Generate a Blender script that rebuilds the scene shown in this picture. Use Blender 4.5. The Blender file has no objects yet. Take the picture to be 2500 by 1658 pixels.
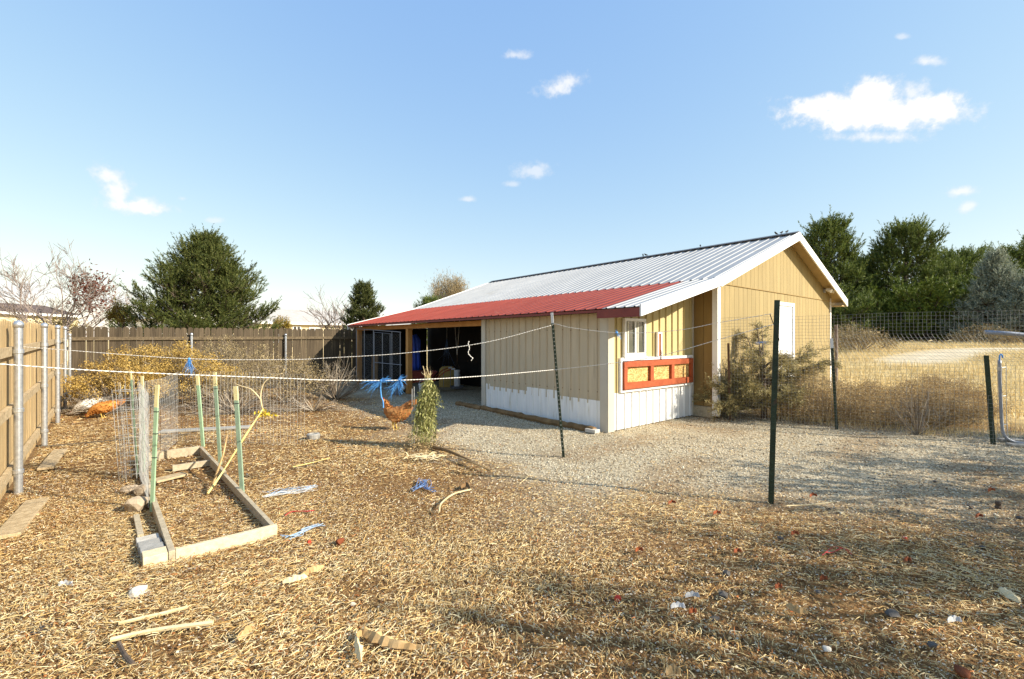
import bpy, math, random
import numpy as np
from mathutils import Matrix, Vector

R = math.radians
rng = np.random.default_rng(7)
random.seed(7)
scene = bpy.context.scene
COL = scene.collection

# ------------------------------------------------------------------ camera
F = 1125.0            # focal length in photo pixels (2500 px wide frame)
CX, CY, H = 1250.0, 829.0, 1.55
cam_d = bpy.data.cameras.new('camera'); cam = bpy.data.objects.new('camera', cam_d); COL.objects.link(cam)
cam.location = (0, 0, H); cam.rotation_euler = (R(90), 0, 0)
cam_d.sensor_width = 36; cam_d.lens = 36 * F / 2500; cam_d.clip_end = 3000; cam_d.clip_start = 0.05
scene.camera = cam

# ------------------------------------------------------------------ light
SUN_AZ = R(107.7); SUN_EL = R(29.4)      # azimuth clockwise from +Y
sdir = Vector((math.sin(SUN_AZ) * math.cos(SUN_EL), math.cos(SUN_AZ) * math.cos(SUN_EL), math.sin(SUN_EL)))
sun_d = bpy.data.lights.new('sun', 'SUN'); sun = bpy.data.objects.new('sun', sun_d); COL.objects.link(sun)
sun_d.energy = 3.7; sun_d.angle = R(0.6); sun_d.color = (1.0, 0.915, 0.77)
sun.rotation_euler = sdir.to_track_quat('Z', 'Y').to_euler()
sun.location = (20, -6, 15)

scene.view_settings.view_transform = 'Standard'
scene.view_settings.look = 'None'
scene.view_settings.exposure = 1.28
scene.view_settings.gamma = 1.0
scene.cycles.use_denoising = True
scene.cycles.max_bounces = 6
scene.cycles.transparent_max_bounces = 8

world = bpy.data.worlds.new('World'); scene.world = world; world.use_nodes = True
wn, wl = world.node_tree.nodes, world.node_tree.links
for n in list(wn): wn.remove(n)
wout = wn.new('ShaderNodeOutputWorld'); wbg = wn.new('ShaderNodeBackground')
sky = wn.new('ShaderNodeTexSky'); sky.sky_type = 'NISHITA'; sky.sun_disc = False
sky.sun_elevation = SUN_EL; sky.sun_rotation = SUN_AZ; sky.air_density = 1.0; sky.dust_density = 0.35; sky.ozone_density = 0.3
wbg.inputs['Strength'].default_value = 0.125
wl.new(wbg.outputs[0], wout.inputs[0])

def wmath(op, a, b=None, c=None, clamp=False):
    n = wn.new('ShaderNodeMath'); n.operation = op; n.use_clamp = clamp
    for i, x in enumerate((a, b, c)):
        if x is None: continue
        if isinstance(x, (int, float)): n.inputs[i].default_value = x
        else: wl.new(x, n.inputs[i])
    return n.outputs[0]
def wdot(vsock, vec):
    n = wn.new('ShaderNodeVectorMath'); n.operation = 'DOT_PRODUCT'; wl.new(vsock, n.inputs[0]); n.inputs[1].default_value = vec
    return n.outputs['Value']
wtc = wn.new('ShaderNodeTexCoord')
wns = []
for sc_, de_ in ((13, 3), (30, 6), (75, 6)):
    q = wn.new('ShaderNodeTexNoise'); q.inputs['Scale'].default_value = sc_; q.inputs['Detail'].default_value = de_; q.inputs['Roughness'].default_value = 0.6
    wl.new(wtc.outputs['Generated'], q.inputs['Vector']); wns.append(wmath('SUBTRACT', q.outputs[0], 0.5))
wnz = wmath('ADD', wmath('MULTIPLY', wns[0], 1.2), wmath('ADD', wmath('MULTIPLY', wns[1], 2.2), wmath('MULTIPLY', wns[2], 1.3)))
def cloud_mask(c, a1, a2, dens):
    a = wdot(wtc.outputs['Generated'], a1); b = wdot(wtc.outputs['Generated'], a2)
    ca_, cb_ = a1.dot(c), a2.dot(c)
    a = wmath('SUBTRACT', a, ca_); b = wmath('SUBTRACT', b, cb_)
    # flatter underside: stretch the lower half
    b = wmath('MULTIPLY', b, wmath('ADD', 1.0, wmath('MULTIPLY', wmath('LESS_THAN', b, 0.0), 0.35)))
    r = wmath('SQRT', wmath('ADD', wmath('MULTIPLY', a, a), wmath('MULTIPLY', b, b)))
    m = wmath('ADD', wmath('MULTIPLY', wmath('SUBTRACT', 1.0, r), 1.35), wmath('MULTIPLY', wnz, 0.68 if dens >= .95 else 1.0))
    s_ = wn.new('ShaderNodeMapRange'); s_.interpolation_type = 'SMOOTHSTEP'; wl.new(m, s_.inputs[0]); s_.inputs[1].default_value = 0.0; s_.inputs[2].default_value = 0.75 if dens >= .95 else 1.25
    m = wmath('MULTIPLY', s_.outputs[0], wmath('GREATER_THAN', wdot(wtc.outputs['Generated'], c), 0.3))
    m = wmath('MULTIPLY', m, wmath('LESS_THAN', r, 2.0))
    return wmath('MULTIPLY', m, dens)
def cloud(px, py, wpx, hpx, tilt=0.0, dens=1.0):
    D = lambda x, y: Vector(((x - CX) / F, 1, -(y - CY) / F)).normalized()
    c = D(px, py); ct, st = math.cos(tilt), math.sin(tilt)
    tx = (D(px + ct, py - st) - D(px - ct, py + st)) * .5 * wpx; ty = (D(px - st, py - ct) - D(px + st, py + ct)) * .5 * hpx
    g11, g12, g22 = tx.dot(tx), tx.dot(ty), ty.dot(ty); det = g11 * g22 - g12 * g12
    return cloud_mask(c, (tx * g22 - ty * g12) / det, (ty * g11 - tx * g12) / det, dens)
cl = None
CLOUDS = [(2120, 280, 275, 72, 0.0, 1.0), (2130, 235, 100, 60, 0.0, .95), (2010, 258, 130, 40, 0.15, .95), (2225, 230, 60, 50, 0, .8), (2270, 268, 95, 50, -.15, .95), (2140, 335, 150, 24, 0, .8),
          (262, 425, 60, 42, -0.35, .85), (290, 470, 55, 60, -0.2, .85), (345, 505, 120, 32, -.12, .9), (1372, 210, 80, 34, 0.35, .8), (1300, 420, 62, 32, 0, .55), (1258, 135, 44, 18, 0, .65),
          (2265, 150, 55, 20, 0, .75), (2200, 90, 24, 12, 0, .5), (2345, 468, 62, 22, 0.1, .75), (2365, 505, 30, 20, .5, .65), (1140, 487, 26, 12, 0, .6),
          (1250, 450, 32, 12, 0, .45), (30, 715, 200, 45, 0, .8), (290, 735, 130, 35, 0, .7), (520, 540, 34, 12, 0, .45), (445, 485, 22, 10, 0, .45)]
for c_ in CLOUDS:
    o_ = cloud(*c_)
    cl = o_ if cl is None else wmath('MAXIMUM', cl, o_)
# more fair-weather clouds of the same kind over the rest of the sky
for az_, el_, w_ in ((140, 30, 260), (200, 24, 220), (250, 35, 240), (285, 22, 200), (75, 40, 200), (330, 48, 160)):
    d_ = Vector((math.sin(R(az_)) * math.cos(R(el_)), math.cos(R(az_)) * math.cos(R(el_)), math.sin(R(el_))))
    e1 = Vector((d_.y, -d_.x, 0)).normalized(); e2 = e1.cross(d_)
    if e2.z < 0: e2 = -e2
    cl = wmath('MAXIMUM', cl, cloud_mask(d_, e1 / (w_ / F), e2 / (w_ * .35 / F), .9))
# soft highlight roll-off of the sky colour, the same in every direction
ssep = wn.new('ShaderNodeSeparateColor'); wl.new(sky.outputs[0], ssep.inputs[0]); scom = wn.new('ShaderNodeCombineColor')
for k_, (p_, a_) in enumerate(((.68, 1.03), (.50, 1.40), (.17, 2.50))):
    wl.new(wmath('MULTIPLY', wmath('POWER', ssep.outputs[k_], p_), a_), scom.inputs[k_])
wmix = wn.new('ShaderNodeMix'); wmix.data_type = 'RGBA'
wl.new(wmath('MULTIPLY', cl, 0.95), wmix.inputs['Factor']); wl.new(scom.outputs[0], wmix.inputs['A']); 
ccol = wn.new('ShaderNodeMix'); ccol.data_type = 'RGBA'; ccol.inputs['A'].default_value = (2.9, 3.0, 3.15, 1); ccol.inputs['B'].default_value = (3.8, 3.7, 3.6, 1)
wl.new(wmath('ADD', cl, wmath('MULTIPLY', wns[1], 0.8), clamp=True), ccol.inputs['Factor']); wl.new(ccol.outputs['Result'], wmix.inputs['B'])
wl.new(wmix.outputs['Result'], wbg.inputs['Color'])

# ------------------------------------------------------------------ helpers
def P(px, py, Y):
    return Vector(((px - CX) / F * Y, Y, H - (py - CY) / F * Y))
def G(px, py, z=0.0):
    Y = (H - z) * F / (py - CY)
    return Vector(((px - CX) / F * Y, Y, z))

MW = {}
def matw(o): return MW.get(o.name, Matrix.Identity(4)) if o else Matrix.Identity(4)
def tag(o, label=None, cat=None, group=None, kind=None):
    if label: o['label'] = label
    if cat: o['category'] = cat
    if group: o['group'] = group
    if kind: o['kind'] = kind
    return o
def thing(name, label, cat, loc=(0, 0, 0), rotz=0.0, group=None):
    o = bpy.data.objects.new(name, None); COL.objects.link(o)
    o.empty_display_size = 0.1
    o.location = loc; o.rotation_euler = (0, 0, rotz)
    MW[o.name] = Matrix.Translation(Vector(loc)) @ Matrix.Rotation(rotz, 4, 'Z')
    return tag(o, label, cat, group)

class MB:
    def __init__(s): s.v = []; s.f = []
    def quad(s, a, b, c, d):
        i = len(s.v); s.v += [tuple(a), tuple(b), tuple(c), tuple(d)]; s.f.append((i, i + 1, i + 2, i + 3)); return s
    def obox(s, o, ax, ay, az):
        o, ax, ay, az = Vector(o), Vector(ax), Vector(ay), Vector(az); i = len(s.v)
        for k in range(8):
            s.v.append(tuple(o + ax * (k & 1) + ay * ((k >> 1) & 1) + az * ((k >> 2) & 1)))
        for q in ((0, 2, 3, 1), (4, 5, 7, 6), (0, 1, 5, 4), (2, 6, 7, 3), (0, 4, 6, 2), (1, 3, 7, 5)):
            s.f.append(tuple(i + j for j in q))
        return s
    def box(s, x0, x1, y0, y1, z0, z1):
        return s.obox((x0, y0, z0), (x1 - x0, 0, 0), (0, y1 - y0, 0), (0, 0, z1 - z0))
    def prism(s, poly, ext):
        """poly: list of 3D points (planar), ext: extrusion vector"""
        i = len(s.v); n = len(poly); ext = Vector(ext)
        s.v += [tuple(p) for p in poly] + [tuple(Vector(p) + ext) for p in poly]
        s.f.append(tuple(range(i, i + n))[::-1]); s.f.append(tuple(range(i + n, i + 2 * n)))
        for k in range(n):
            s.f.append((i + k, i + (k + 1) % n, i + n + (k + 1) % n, i + n + k))
        return s
    def tube(s, pts, r, n=6, cap=True, lobes=0, lobe=0.0, twist=0.0):
        pts = [Vector(p) for p in pts]; m = len(pts)
        rr = r if isinstance(r, (list, tuple)) else [r] * m
        i0 = len(s.v); up = Vector((0, 0, 1)); prev = None; L = 0.0
        for k in range(m):
            t = (pts[min(k + 1, m - 1)] - pts[max(k - 1, 0)])
            t = t.normalized() if t.length > 1e-9 else Vector((0, 0, 1))
            if prev is None:
                a = t.orthogonal().normalized()
            else:
                a = prev - t * prev.dot(t)
                a = a.normalized() if a.length > 1e-6 else t.orthogonal().normalized()
            prev = a; b = t.cross(a)
            if k: L += (pts[k] - pts[k - 1]).length
            for j in range(n):
                th = 2 * math.pi * j / n; ra = rr[k] * (1 + lobe * math.cos(lobes * th)); tt = th + twist * L
                s.v.append(tuple(pts[k] + (a * math.cos(tt) + b * math.sin(tt)) * ra))
        for k in range(m - 1):
            for j in range(n):
                s.f.append((i0 + k * n + j, i0 + k * n + (j + 1) % n, i0 + (k + 1) * n + (j + 1) % n, i0 + (k + 1) * n + j))
        if cap:
            s.f.append(tuple(i0 + j for j in range(n))[::-1]); s.f.append(tuple(i0 + (m - 1) * n + j for j in range(n)))
        return s
    def lathe(s, prof, c=(0, 0, 0), n=16):
        i0 = len(s.v); m = len(prof)
        for (r, z) in prof:
            for j in range(n):
                th = 2 * math.pi * j / n; s.v.append((c[0] + r * math.cos(th), c[1] + r * math.sin(th), c[2] + z))
        for k in range(m - 1):
            for j in range(n):
                s.f.append((i0 + k * n + j, i0 + k * n + (j + 1) % n, i0 + (k + 1) * n + (j + 1) % n, i0 + (k + 1) * n + j))
        s.f.append(tuple(i0 + j for j in range(n))[::-1]); s.f.append(tuple(i0 + (m - 1) * n + j for j in range(n)))
        return s
    def sheet(s, o, d, n, w, L, pitch, ribw, ribh, lo, hi, phase=0.0, mids=1):
        """ribbed sheet: o origin, d along, n out, w 'up'; lo/hi functions of x"""
        o, d, n, w = Vector(o), Vector(d), Vector(n), Vector(w)
        xs = [(0.0, 0.0)]
        x = -pitch + phase
        while x < L + pitch:
            for dx, h in ((-ribw, 0), (-ribw * .5, ribh), (ribw * .5, ribh), (ribw, 0)):
                if 0 < x + dx < L: xs.append((x + dx, h))
            x += pitch
        xs.append((L, 0.0)); i0 = len(s.v); nr = mids + 1
        for (x, h) in xs:
            a, b = lo(x), hi(x)
            for k in range(nr):
                s.v.append(tuple(o + d * x + n * h + w * (a + (b - a) * k / mids)))
        for k in range(len(xs) - 1):
            for m in range(mids):
                a = i0 + k * nr + m; s.f.append((a, a + nr, a + nr + 1, a + 1))
        return s
    def mesh(s, name, smooth=False, M=None):
        me = bpy.data.meshes.new(name)
        if M is not None:
            s.v = [tuple(M @ Vector(p)) for p in s.v]
        me.from_pydata(s.v, [], s.f); me.update()
        if smooth:
            me.polygons.foreach_set('use_smooth', [True] * len(me.polygons))
        return me
    def build(s, name, mat, parent=None, world=True, smooth=False, bevel=0.0):
        Mp = matw(parent)
        me = s.mesh(name, smooth, Mp.inverted() if (parent and world) else None)
        return link(name, me, mat, parent, bevel)
def link(name, me, mat, parent=None, bevel=0.0):
    o = bpy.data.objects.new(name, me); COL.objects.link(o)
    if mat is not None and not me.materials: me.materials.append(mat)
    if parent: o.parent = parent; MW[o.name] = matw(parent)
    if bevel:
        b = o.modifiers.new('bevel', 'BEVEL'); b.width = bevel; b.segments = 2; b.limit_method = 'ANGLE'
    return o
def inst(name, me, parent, Mworld):
    o = bpy.data.objects.new(name, me); COL.objects.link(o)
    if parent:
        o.parent = parent; o.matrix_local = matw(parent).inverted() @ Mworld; MW[o.name] = Mworld
    else:
        o.matrix_world = Mworld; MW[o.name] = Mworld
    return o
def npmesh(name, V, faces_n, mat, parent=None, smooth=False):
    """V: (N,k,3) array, each row one polygon strip. faces_n: list of index tuples inside a row"""
    N, k, _ = V.shape
    me = bpy.data.meshes.new(name)
    vv = V.reshape(-1, 3)
    if parent is not None:
        Mi = np.array(matw(parent).inverted()); vv = vv @ Mi[:3, :3].T + Mi[:3, 3]
    me.vertices.add(N * k); me.vertices.foreach_set('co', vv.astype(np.float32).ravel())
    nf = len(faces_n); lens = np.array([len(f) for f in faces_n]); flat = np.concatenate([np.array(f) for f in faces_n])
    idx = (np.arange(N)[:, None] * k + flat[None, :]).ravel()
    tot = np.tile(lens, N); st = np.concatenate([[0], np.cumsum(tot)[:-1]])
    me.loops.add(len(idx)); me.loops.foreach_set('vertex_index', idx.astype(np.int32))
    me.polygons.add(N * nf); me.polygons.foreach_set('loop_start', st.astype(np.int32)); me.polygons.foreach_set('loop_total', tot.astype(np.int32))
    if smooth: me.polygons.foreach_set('use_smooth', [True] * (N * nf))
    me.update(calc_edges=True); me.validate()
    return link(name, me, mat, parent)
def nrm(a): return a / np.maximum(np.linalg.norm(a, axis=-1, keepdims=True), 1e-9)
def ribbons(p0, p1, p2, w):
    """bent ribbons through 3 points, returns (N,6,3)"""
    d = nrm(p2 - p0); up = rng.normal(size=d.shape); sd = nrm(np.cross(d, up)) * (w[:, None] / 2)
    return np.stack([p0 - sd * .8, p0 + sd * .8, p1 - sd, p1 + sd, p2 - sd * .5, p2 + sd * .5], 1)
RIB = [(0, 1, 3, 2), (2, 3, 5, 4)]
def tris(p, d, ln, w):
    up = rng.normal(size=d.shape); sd = nrm(np.cross(d, up)) * (w[:, None] / 2)
    return np.stack([p - sd, p + sd, p + d * ln[:, None]], 1)
def leaves(p, d, ln, w):
    up = rng.normal(size=d.shape); sd = nrm(np.cross(d, up)) * (w[:, None] / 2); m = p + d * (ln[:, None] * .5)
    return np.stack([p, m + sd, p + d * ln[:, None], m - sd], 1)
def rdir(n): return nrm(rng.normal(size=(n, 3)))

# ------------------------------------------------------------------ materials
def mat(name, c1, c2=None, rough=0.8, scale=6.0, stretch=(1, 1, 1), bump=0.0, bscale=None, island=None, objrand=0.0, metal=0.0, spec=0.3,
        detail=5.0, coords='Object', spots=None, contrast=(0.3, 0.7), transl=0.0):
    m = bpy.data.materials.new(name); m.use_nodes = True; nt = m.node_tree; N, Lk = nt.nodes, nt.links
    bs = N['Principled BSDF']; bs.inputs['Roughness'].default_value = rough; bs.inputs['Metallic'].default_value = metal
    bs.inputs['Specular IOR Level'].default_value = spec
    tc = N.new('ShaderNodeTexCoord'); mp = N.new('ShaderNodeMapping'); mp.inputs['Scale'].default_value = stretch
    Lk.new(tc.outputs[coords], mp.inputs['Vector'])
    vec = mp.outputs[0]
    if objrand:
        oi = N.new('ShaderNodeObjectInfo'); ad = N.new('ShaderNodeVectorMath'); ad.operation = 'MULTIPLY_ADD'
        cx = N.new('ShaderNodeCombineXYZ')
        for k in range(3): Lk.new(oi.outputs['Random'], cx.inputs[k])
        Lk.new(cx.outputs[0], ad.inputs[0]); ad.inputs[1].default_value = (37, 53, 71); Lk.new(vec, ad.inputs[2]); vec = ad.outputs[0]
    nz = N.new('ShaderNodeTexNoise'); nz.inputs['Scale'].default_value = scale; nz.inputs['Detail'].default_value = detail; Lk.new(vec, nz.inputs['Vector'])
    rp = N.new('ShaderNodeValToRGB'); Lk.new(nz.outputs[0], rp.inputs[0])
    c2 = c2 or c1
    rp.color_ramp.elements[0].position = contrast[0]; rp.color_ramp.elements[0].color = (*c1, 1)
    rp.color_ramp.elements[1].position = contrast[1]; rp.color_ramp.elements[1].color = (*c2, 1)
    col = rp.outputs[0]
    if island:
        ge = N.new('ShaderNodeNewGeometry'); r2 = N.new('ShaderNodeValToRGB'); r2.color_ramp.interpolation = 'CONSTANT' if len(island) > 4 else 'LINEAR'
        Lk.new(ge.outputs['Random Per Island'], r2.inputs[0])
        el = r2.color_ramp.elements
        while len(el) < len(island): el.new(0.5)
        for e, (p_, c_) in zip(el, island): e.position = p_; e.color = (*c_, 1)
        if c1 == c2 or True:
            mx = N.new('ShaderNodeMix'); mx.data_type = 'RGBA'; mx.blend_type = 'MULTIPLY'; mx.inputs['Factor'].default_value = 1.0
            Lk.new(r2.outputs[0], mx.inputs['A']); Lk.new(col, mx.inputs['B']); col = mx.outputs['Result']
    if objrand:
        mr = N.new('ShaderNodeMapRange'); Lk.new(oi.outputs['Random'], mr.inputs[0]); mr.inputs[3].default_value = 1 - objrand; mr.inputs[4].default_value = 1 + objrand
        hs = N.new('ShaderNodeHueSaturation'); Lk.new(mr.outputs[0], hs.inputs['Value']); Lk.new(col, hs.inputs['Color']); col = hs.outputs[0]
    if spots:
        sc_, th_, c_ = spots
        vz = N.new('ShaderNodeTexNoise'); vz.inputs['Scale'].default_value = sc_; vz.inputs['Detail'].default_value = 6; Lk.new(vec, vz.inputs['Vector'])
        r3 = N.new('ShaderNodeValToRGB'); r3.color_ramp.elements[0].position = th_; r3.color_ramp.elements[1].position = th_ + 0.08; Lk.new(vz.outputs[0], r3.inputs[0])
        mx = N.new('ShaderNodeMix'); mx.data_type = 'RGBA'; Lk.new(r3.outputs[0], mx.inputs['Factor']); Lk.new(col, mx.inputs['A']); mx.inputs['B'].default_value = (*c_, 1); col = mx.outputs['Result']
    Lk.new(col, bs.inputs['Base Color'])
    if bump:
        bn = N.new('ShaderNodeTexNoise'); bn.inputs['Scale'].default_value = bscale or scale * 3; bn.inputs['Detail'].default_value = 6; Lk.new(vec, bn.inputs['Vector'])
        bp = N.new('ShaderNodeBump'); bp.inputs['Strength'].default_value = bump; bp.inputs['Distance'].default_value = 0.02
        Lk.new(bn.outputs[0], bp.inputs['Height']); Lk.new(bp.outputs[0], bs.inputs['Normal'])
    if transl:
        tb = N.new('ShaderNodeBsdfTranslucent'); Lk.new(col, tb.inputs['Color']); ms = N.new('ShaderNodeMixShader'); ms.inputs[0].default_value = transl
        out = N['Material Output']; Lk.new(bs.outputs[0], ms.inputs[1]); Lk.new(tb.outputs[0], ms.inputs[2]); Lk.new(ms.outputs[0], out.inputs['Surface'])
    return m
W1 = (1, 1, 1)
M = {}
M['fence_old'] = mat('weathered_board', (.050, .036, .021), (.12, .09, .056), .9, 5, (9, 9, .6), .5, 12, objrand=.28, spots=(3, .66, (.06, .042, .028)))
M['fence_tan'] = mat('tan_board', (.31, .21, .095), (.55, .40, .205), .9, 5, (9, 9, .6), .5, 12, objrand=.22, spots=(3, .67, (.2, .13, .065)))
M['rail_tan'] = mat('tan_rail', (.33, .24, .13), (.55, .43, .26), .9, 5, (4, 4, 4), .4, 12)
M['rail_old'] = mat('weathered_rail', (.085, .062, .036), (.17, .127, .075), .9, 6, (3, 3, 3), .4, 12)
M['galv'] = mat('galvanized_pipe', (.42, .44, .46), (.62, .64, .66), .38, 30, bump=.05, metal=.75, spec=.5)
M['gate_pipe'] = mat('dull_gate_pipe', (.24, .26, .30), (.34, .36, .40), .5, 30, bump=.05, metal=.4, spec=.4)
M['galv_wire'] = mat('galvanized_wire', (.52, .52, .50), (.62, .62, .60), .5, 20, metal=.35)
M['mesh_wire'] = mat('dull_wire', (.30, .30, .285), (.38, .38, .36), .6, 20, metal=.2)
M['net_wire'] = mat('grey_net_wire', (.40, .40, .385), (.47, .47, .45), .6, 20, metal=.2)
M['post_green'] = mat('green_post_paint', (.022, .035, .02), (.04, .06, .034), .55, 12, bump=.1, spots=(9, .62, (.07, .05, .03)))
M['stud'] = mat('worn_stud', (.16, .17, .13), (.30, .30, .26), .6, 30)
M['post_white'] = mat('white_post_paint', (.62, .62, .60), (.72, .72, .70), .6, 20)
M['rust'] = mat('rusty_iron', (.08, .05, .03), (.16, .09, .05), .85, 15, bump=.2)
M['rope'] = mat('white_rope', (.66, .63, .56), (.86, .83, .77), .85, 40, bump=.3)
M['twine'] = mat('blue_twine', (.05, .24, .62), (.14, .42, .80), .7, 30)
M['twine_dark'] = mat('dark_blue_twine', (.06, .14, .34), (.22, .32, .50), .7, 30)
M['twine_pale'] = mat('pale_blue_twine', (.22, .38, .58), (.45, .56, .68), .7, 30)
M['tan_steel'] = mat('tan_painted_steel', (.49, .405, .28), (.56, .465, .32), .55, 2.5, (4, 4, .5), .06, 30, spec=.25, spots=(1.4, .64, (.44, .36, .25)))
M['white_steel'] = mat('white_painted_steel', (.78, .77, .73), (.88, .87, .84), .5, 3, (5, 5, .5), spec=.3, spots=(2.5, .64, (.66, .62, .53)))
M['trim_grey'] = mat('tan_grey_flashing', (.50, .45, .36), (.55, .50, .40), .5, 3)
M['yellow_steel'] = mat('cream_painted_steel', (.48, .395, .19), (.55, .45, .225), .55, 2.5, (5, 5, .4), .05, 30, spec=.25, spots=(2, .68, (.50, .39, .17)))
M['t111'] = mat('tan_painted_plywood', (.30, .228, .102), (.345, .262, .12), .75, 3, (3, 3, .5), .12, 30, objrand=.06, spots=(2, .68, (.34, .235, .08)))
M['t111_shaded'] = mat('shade_toned_plywood', (.24, .155, .055), (.29, .19, .07), .8, 3, (3, 3, .5), .12, 30, objrand=.05)  # same tan as the gable, darkened to put in the recess shade
M['t111_dark'] = mat('groove_board', (.30, .2, .08), (.36, .25, .10), .85, 3)
M['white_trim'] = mat('white_painted_trim', (.78, .77, .74), (.84, .83, .80), .6, 5, bump=.06, spots=(6, .72, (.62, .58, .5)))
M['roof_white'] = mat('galvalume_roof_panel', (.34, .345, .345), (.40, .40, .395), .5, 1.6, metal=.1, spec=.3, spots=(1.1, .63, (.33, .325, .31)), objrand=.05)
M['roof_red'] = mat('red_roof_panel', (.20, .036, .025), (.26, .052, .036), .6, 1.8, (1, 3, 1), spec=.15, spots=(2.6, .62, (.23, .062, .045)), objrand=.06)
M['roof_redtrim'] = mat('dark_red_trim', (.17, .032, .028), (.21, .045, .035), .5, 5)
M['ridge'] = mat('dark_ridge_cap', (.10, .10, .105), (.15, .15, .155), .5, 6, metal=.2)
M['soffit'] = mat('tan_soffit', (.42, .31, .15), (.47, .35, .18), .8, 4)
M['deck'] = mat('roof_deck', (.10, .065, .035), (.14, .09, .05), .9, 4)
M['beam'] = mat('orange_stained_beam', (.40, .17, .04), (.52, .25, .07), .7, 4, (1, 1, 1), .15, 20)
M['post_wood'] = mat('orange_stained_post', (.42, .19, .05), (.56, .29, .09), .7, 5, (6, 6, .6), .15, 20)
M['stain_red'] = mat('redwood_stain', (.32, .065, .022), (.42, .10, .035), .6, 5, (3, 3, 3), .15, 20)
M['osb'] = mat('strand_board', (.36, .20, .055), (.74, .50, .20), .8, 26, (1, 1, 2.2), .3, 40, detail=3, contrast=(.38, .62))
M['glass'] = mat('window_glass', (.06, .065, .05), (.10, .105, .085), .05, 2, spec=.8)
M['curtain'] = mat('pale_curtain', (.50, .48, .38), (.6, .58, .48), .9, 3)
M['cloth_and_shade'] = mat('black_cloth_and_shade', (.012, .010, .009), (.022, .019, .017), .95, 3, bump=.3, bscale=4)  # far-end cloth, and the deep shade laid over the bay's back wall
M['blue_tarp'] = mat('blue_tarp', (.02, .06, .42), (.03, .09, .55), .45, 5, bump=.4, bscale=5)
M['hay'] = mat('hay', (.40, .26, .07), (.60, .43, .15), .95, 30, (1, 1, 4), .6, 40)
M['plastic_white'] = mat('white_plastic', (.62, .64, .66), (.70, .72, .74), .5, 6)
M['plastic_grey'] = mat('grey_plastic', (.12, .13, .15), (.17, .18, .2), .5, 6)
M['timber'] = mat('old_landscape_timber', (.13, .075, .03), (.28, .17, .075), .9, 6, (1, 1, 1), .5, 14)
M['lumber'] = mat('pale_lumber', (.60, .48, .29), (.76, .64, .42), .75, 6, (5, 5, 5), .12, 24)
M['lumber_grey'] = mat('greyed_lumber', (.34, .28, .185), (.50, .42, .29), .85, 6, (4, 4, 4), .2, 24)
M['paver'] = mat('grey_paver', (.27, .26, .23), (.38, .36, .32), .9, 14, bump=.25)
M['stone'] = mat('fieldstone', (.26, .2, .135), (.46, .37, .26), .9, 8, bump=.4)
M['stone_dark'] = mat('dark_stone', (.05, .045, .04), (.11, .10, .09), .8, 12, bump=.25, objrand=.3)
M['stone_pale'] = mat('pale_stone', (.45, .41, .34), (.62, .58, .5), .85, 10, bump=.3)
M['stake_green'] = mat('green_coated_stake', (.26, .40, .25), (.36, .50, .32), .6, 12)
M['stake_teal'] = mat('dull_green_stake', (.20, .29, .20), (.29, .38, .27), .6, 12)
M['stake_bare'] = mat('bare_yellow_stake', (.62, .54, .26), (.74, .66, .36), .7, 12)
M['tie_black'] = mat('black_tie', (.02, .02, .02), (.03, .03, .03), .6, 10)
M['bark'] = mat('bark', (.07, .05, .035), (.15, .11, .08), .95, 10, (1, 1, .3), .5)
M['bark_grey'] = mat('grey_bark', (.18, .14, .12), (.28, .23, .2), .95, 10)
M['pine'] = mat('pine_needles', W1, (.6, .65, .6), .6, 2.2, island=[(0, (.055, .08, .019)), (.5, (.115, .138, .031)), (1, (.23, .225, .062))], transl=.3, coords='Object')
M['pine_r'] = mat('pine_needles_dark', W1, (.6, .65, .6), .6, 1.4, island=[(0, (.065, .10, .02)), (.5, (.14, .18, .038)), (1, (.27, .30, .075))], transl=.3)
M['spruce'] = mat('blue_spruce_needles', W1, (.7, .7, .7), .6, 1.5, island=[(0, (.18, .22, .16)), (.5, (.32, .36, .27)), (1, (.50, .52, .40))], transl=.25)
M['small_pine'] = mat('small_pine_needles', W1, (.7, .7, .7), .6, 2, island=[(0, (.05, .065, .018)), (.5, (.10, .12, .03)), (1, (.19, .19, .06))], transl=.15)
M['lime_pine'] = mat('lime_green_needles', W1, (.7, .7, .7), .6, 2, island=[(0, (.08, .12, .015)), (.5, (.15, .20, .025)), (1, (.26, .30, .05))], transl=.2)  # more saturated green for two of the low pines
M['gold_leaf'] = mat('golden_leaves', W1, (.7, .7, .7), .7, 3, island=[(0, (.16, .11, .015)), (.5, (.30, .21, .03)), (1, (.42, .31, .06))], transl=.25)
M['red_leaf'] = mat('dry_red_leaves', W1, (.7, .7, .7), .8, 3, island=[(0, (.10, .03, .02)), (1, (.22, .07, .04))], transl=.2)
M['willow'] = mat('pale_dry_foliage', W1, (.7, .7, .7), .8, 2, island=[(0, (.25, .19, .10)), (.5, (.36, .28, .16)), (1, (.46, .37, .22))], transl=.2)
M['rabbit'] = mat('gold_flower_heads', W1, (.75, .75, .75), .9, 4, island=[(0, (.25, .155, .04)), (.5, (.46, .30, .075)), (1, (.70, .50, .16))], transl=.15)
M['sage'] = mat('sagebrush_leaves', W1, (.75, .75, .75), .9, 4, island=[(0, (.20, .145, .065)), (.5, (.34, .255, .12)), (1, (.50, .40, .22))], transl=.15)
M['twig'] = mat('grey_twigs', W1, (.7, .7, .7), .9, 6, island=[(0, (.16, .12, .085)), (.5, (.31, .25, .18)), (1, (.50, .43, .33))])
M['drybrush'] = mat('dry_brush', W1, (.7, .7, .7), .9, 4, island=[(0, (.26, .17, .075)), (.5, (.46, .33, .16)), (1, (.66, .51, .28))], transl=.15)
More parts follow.
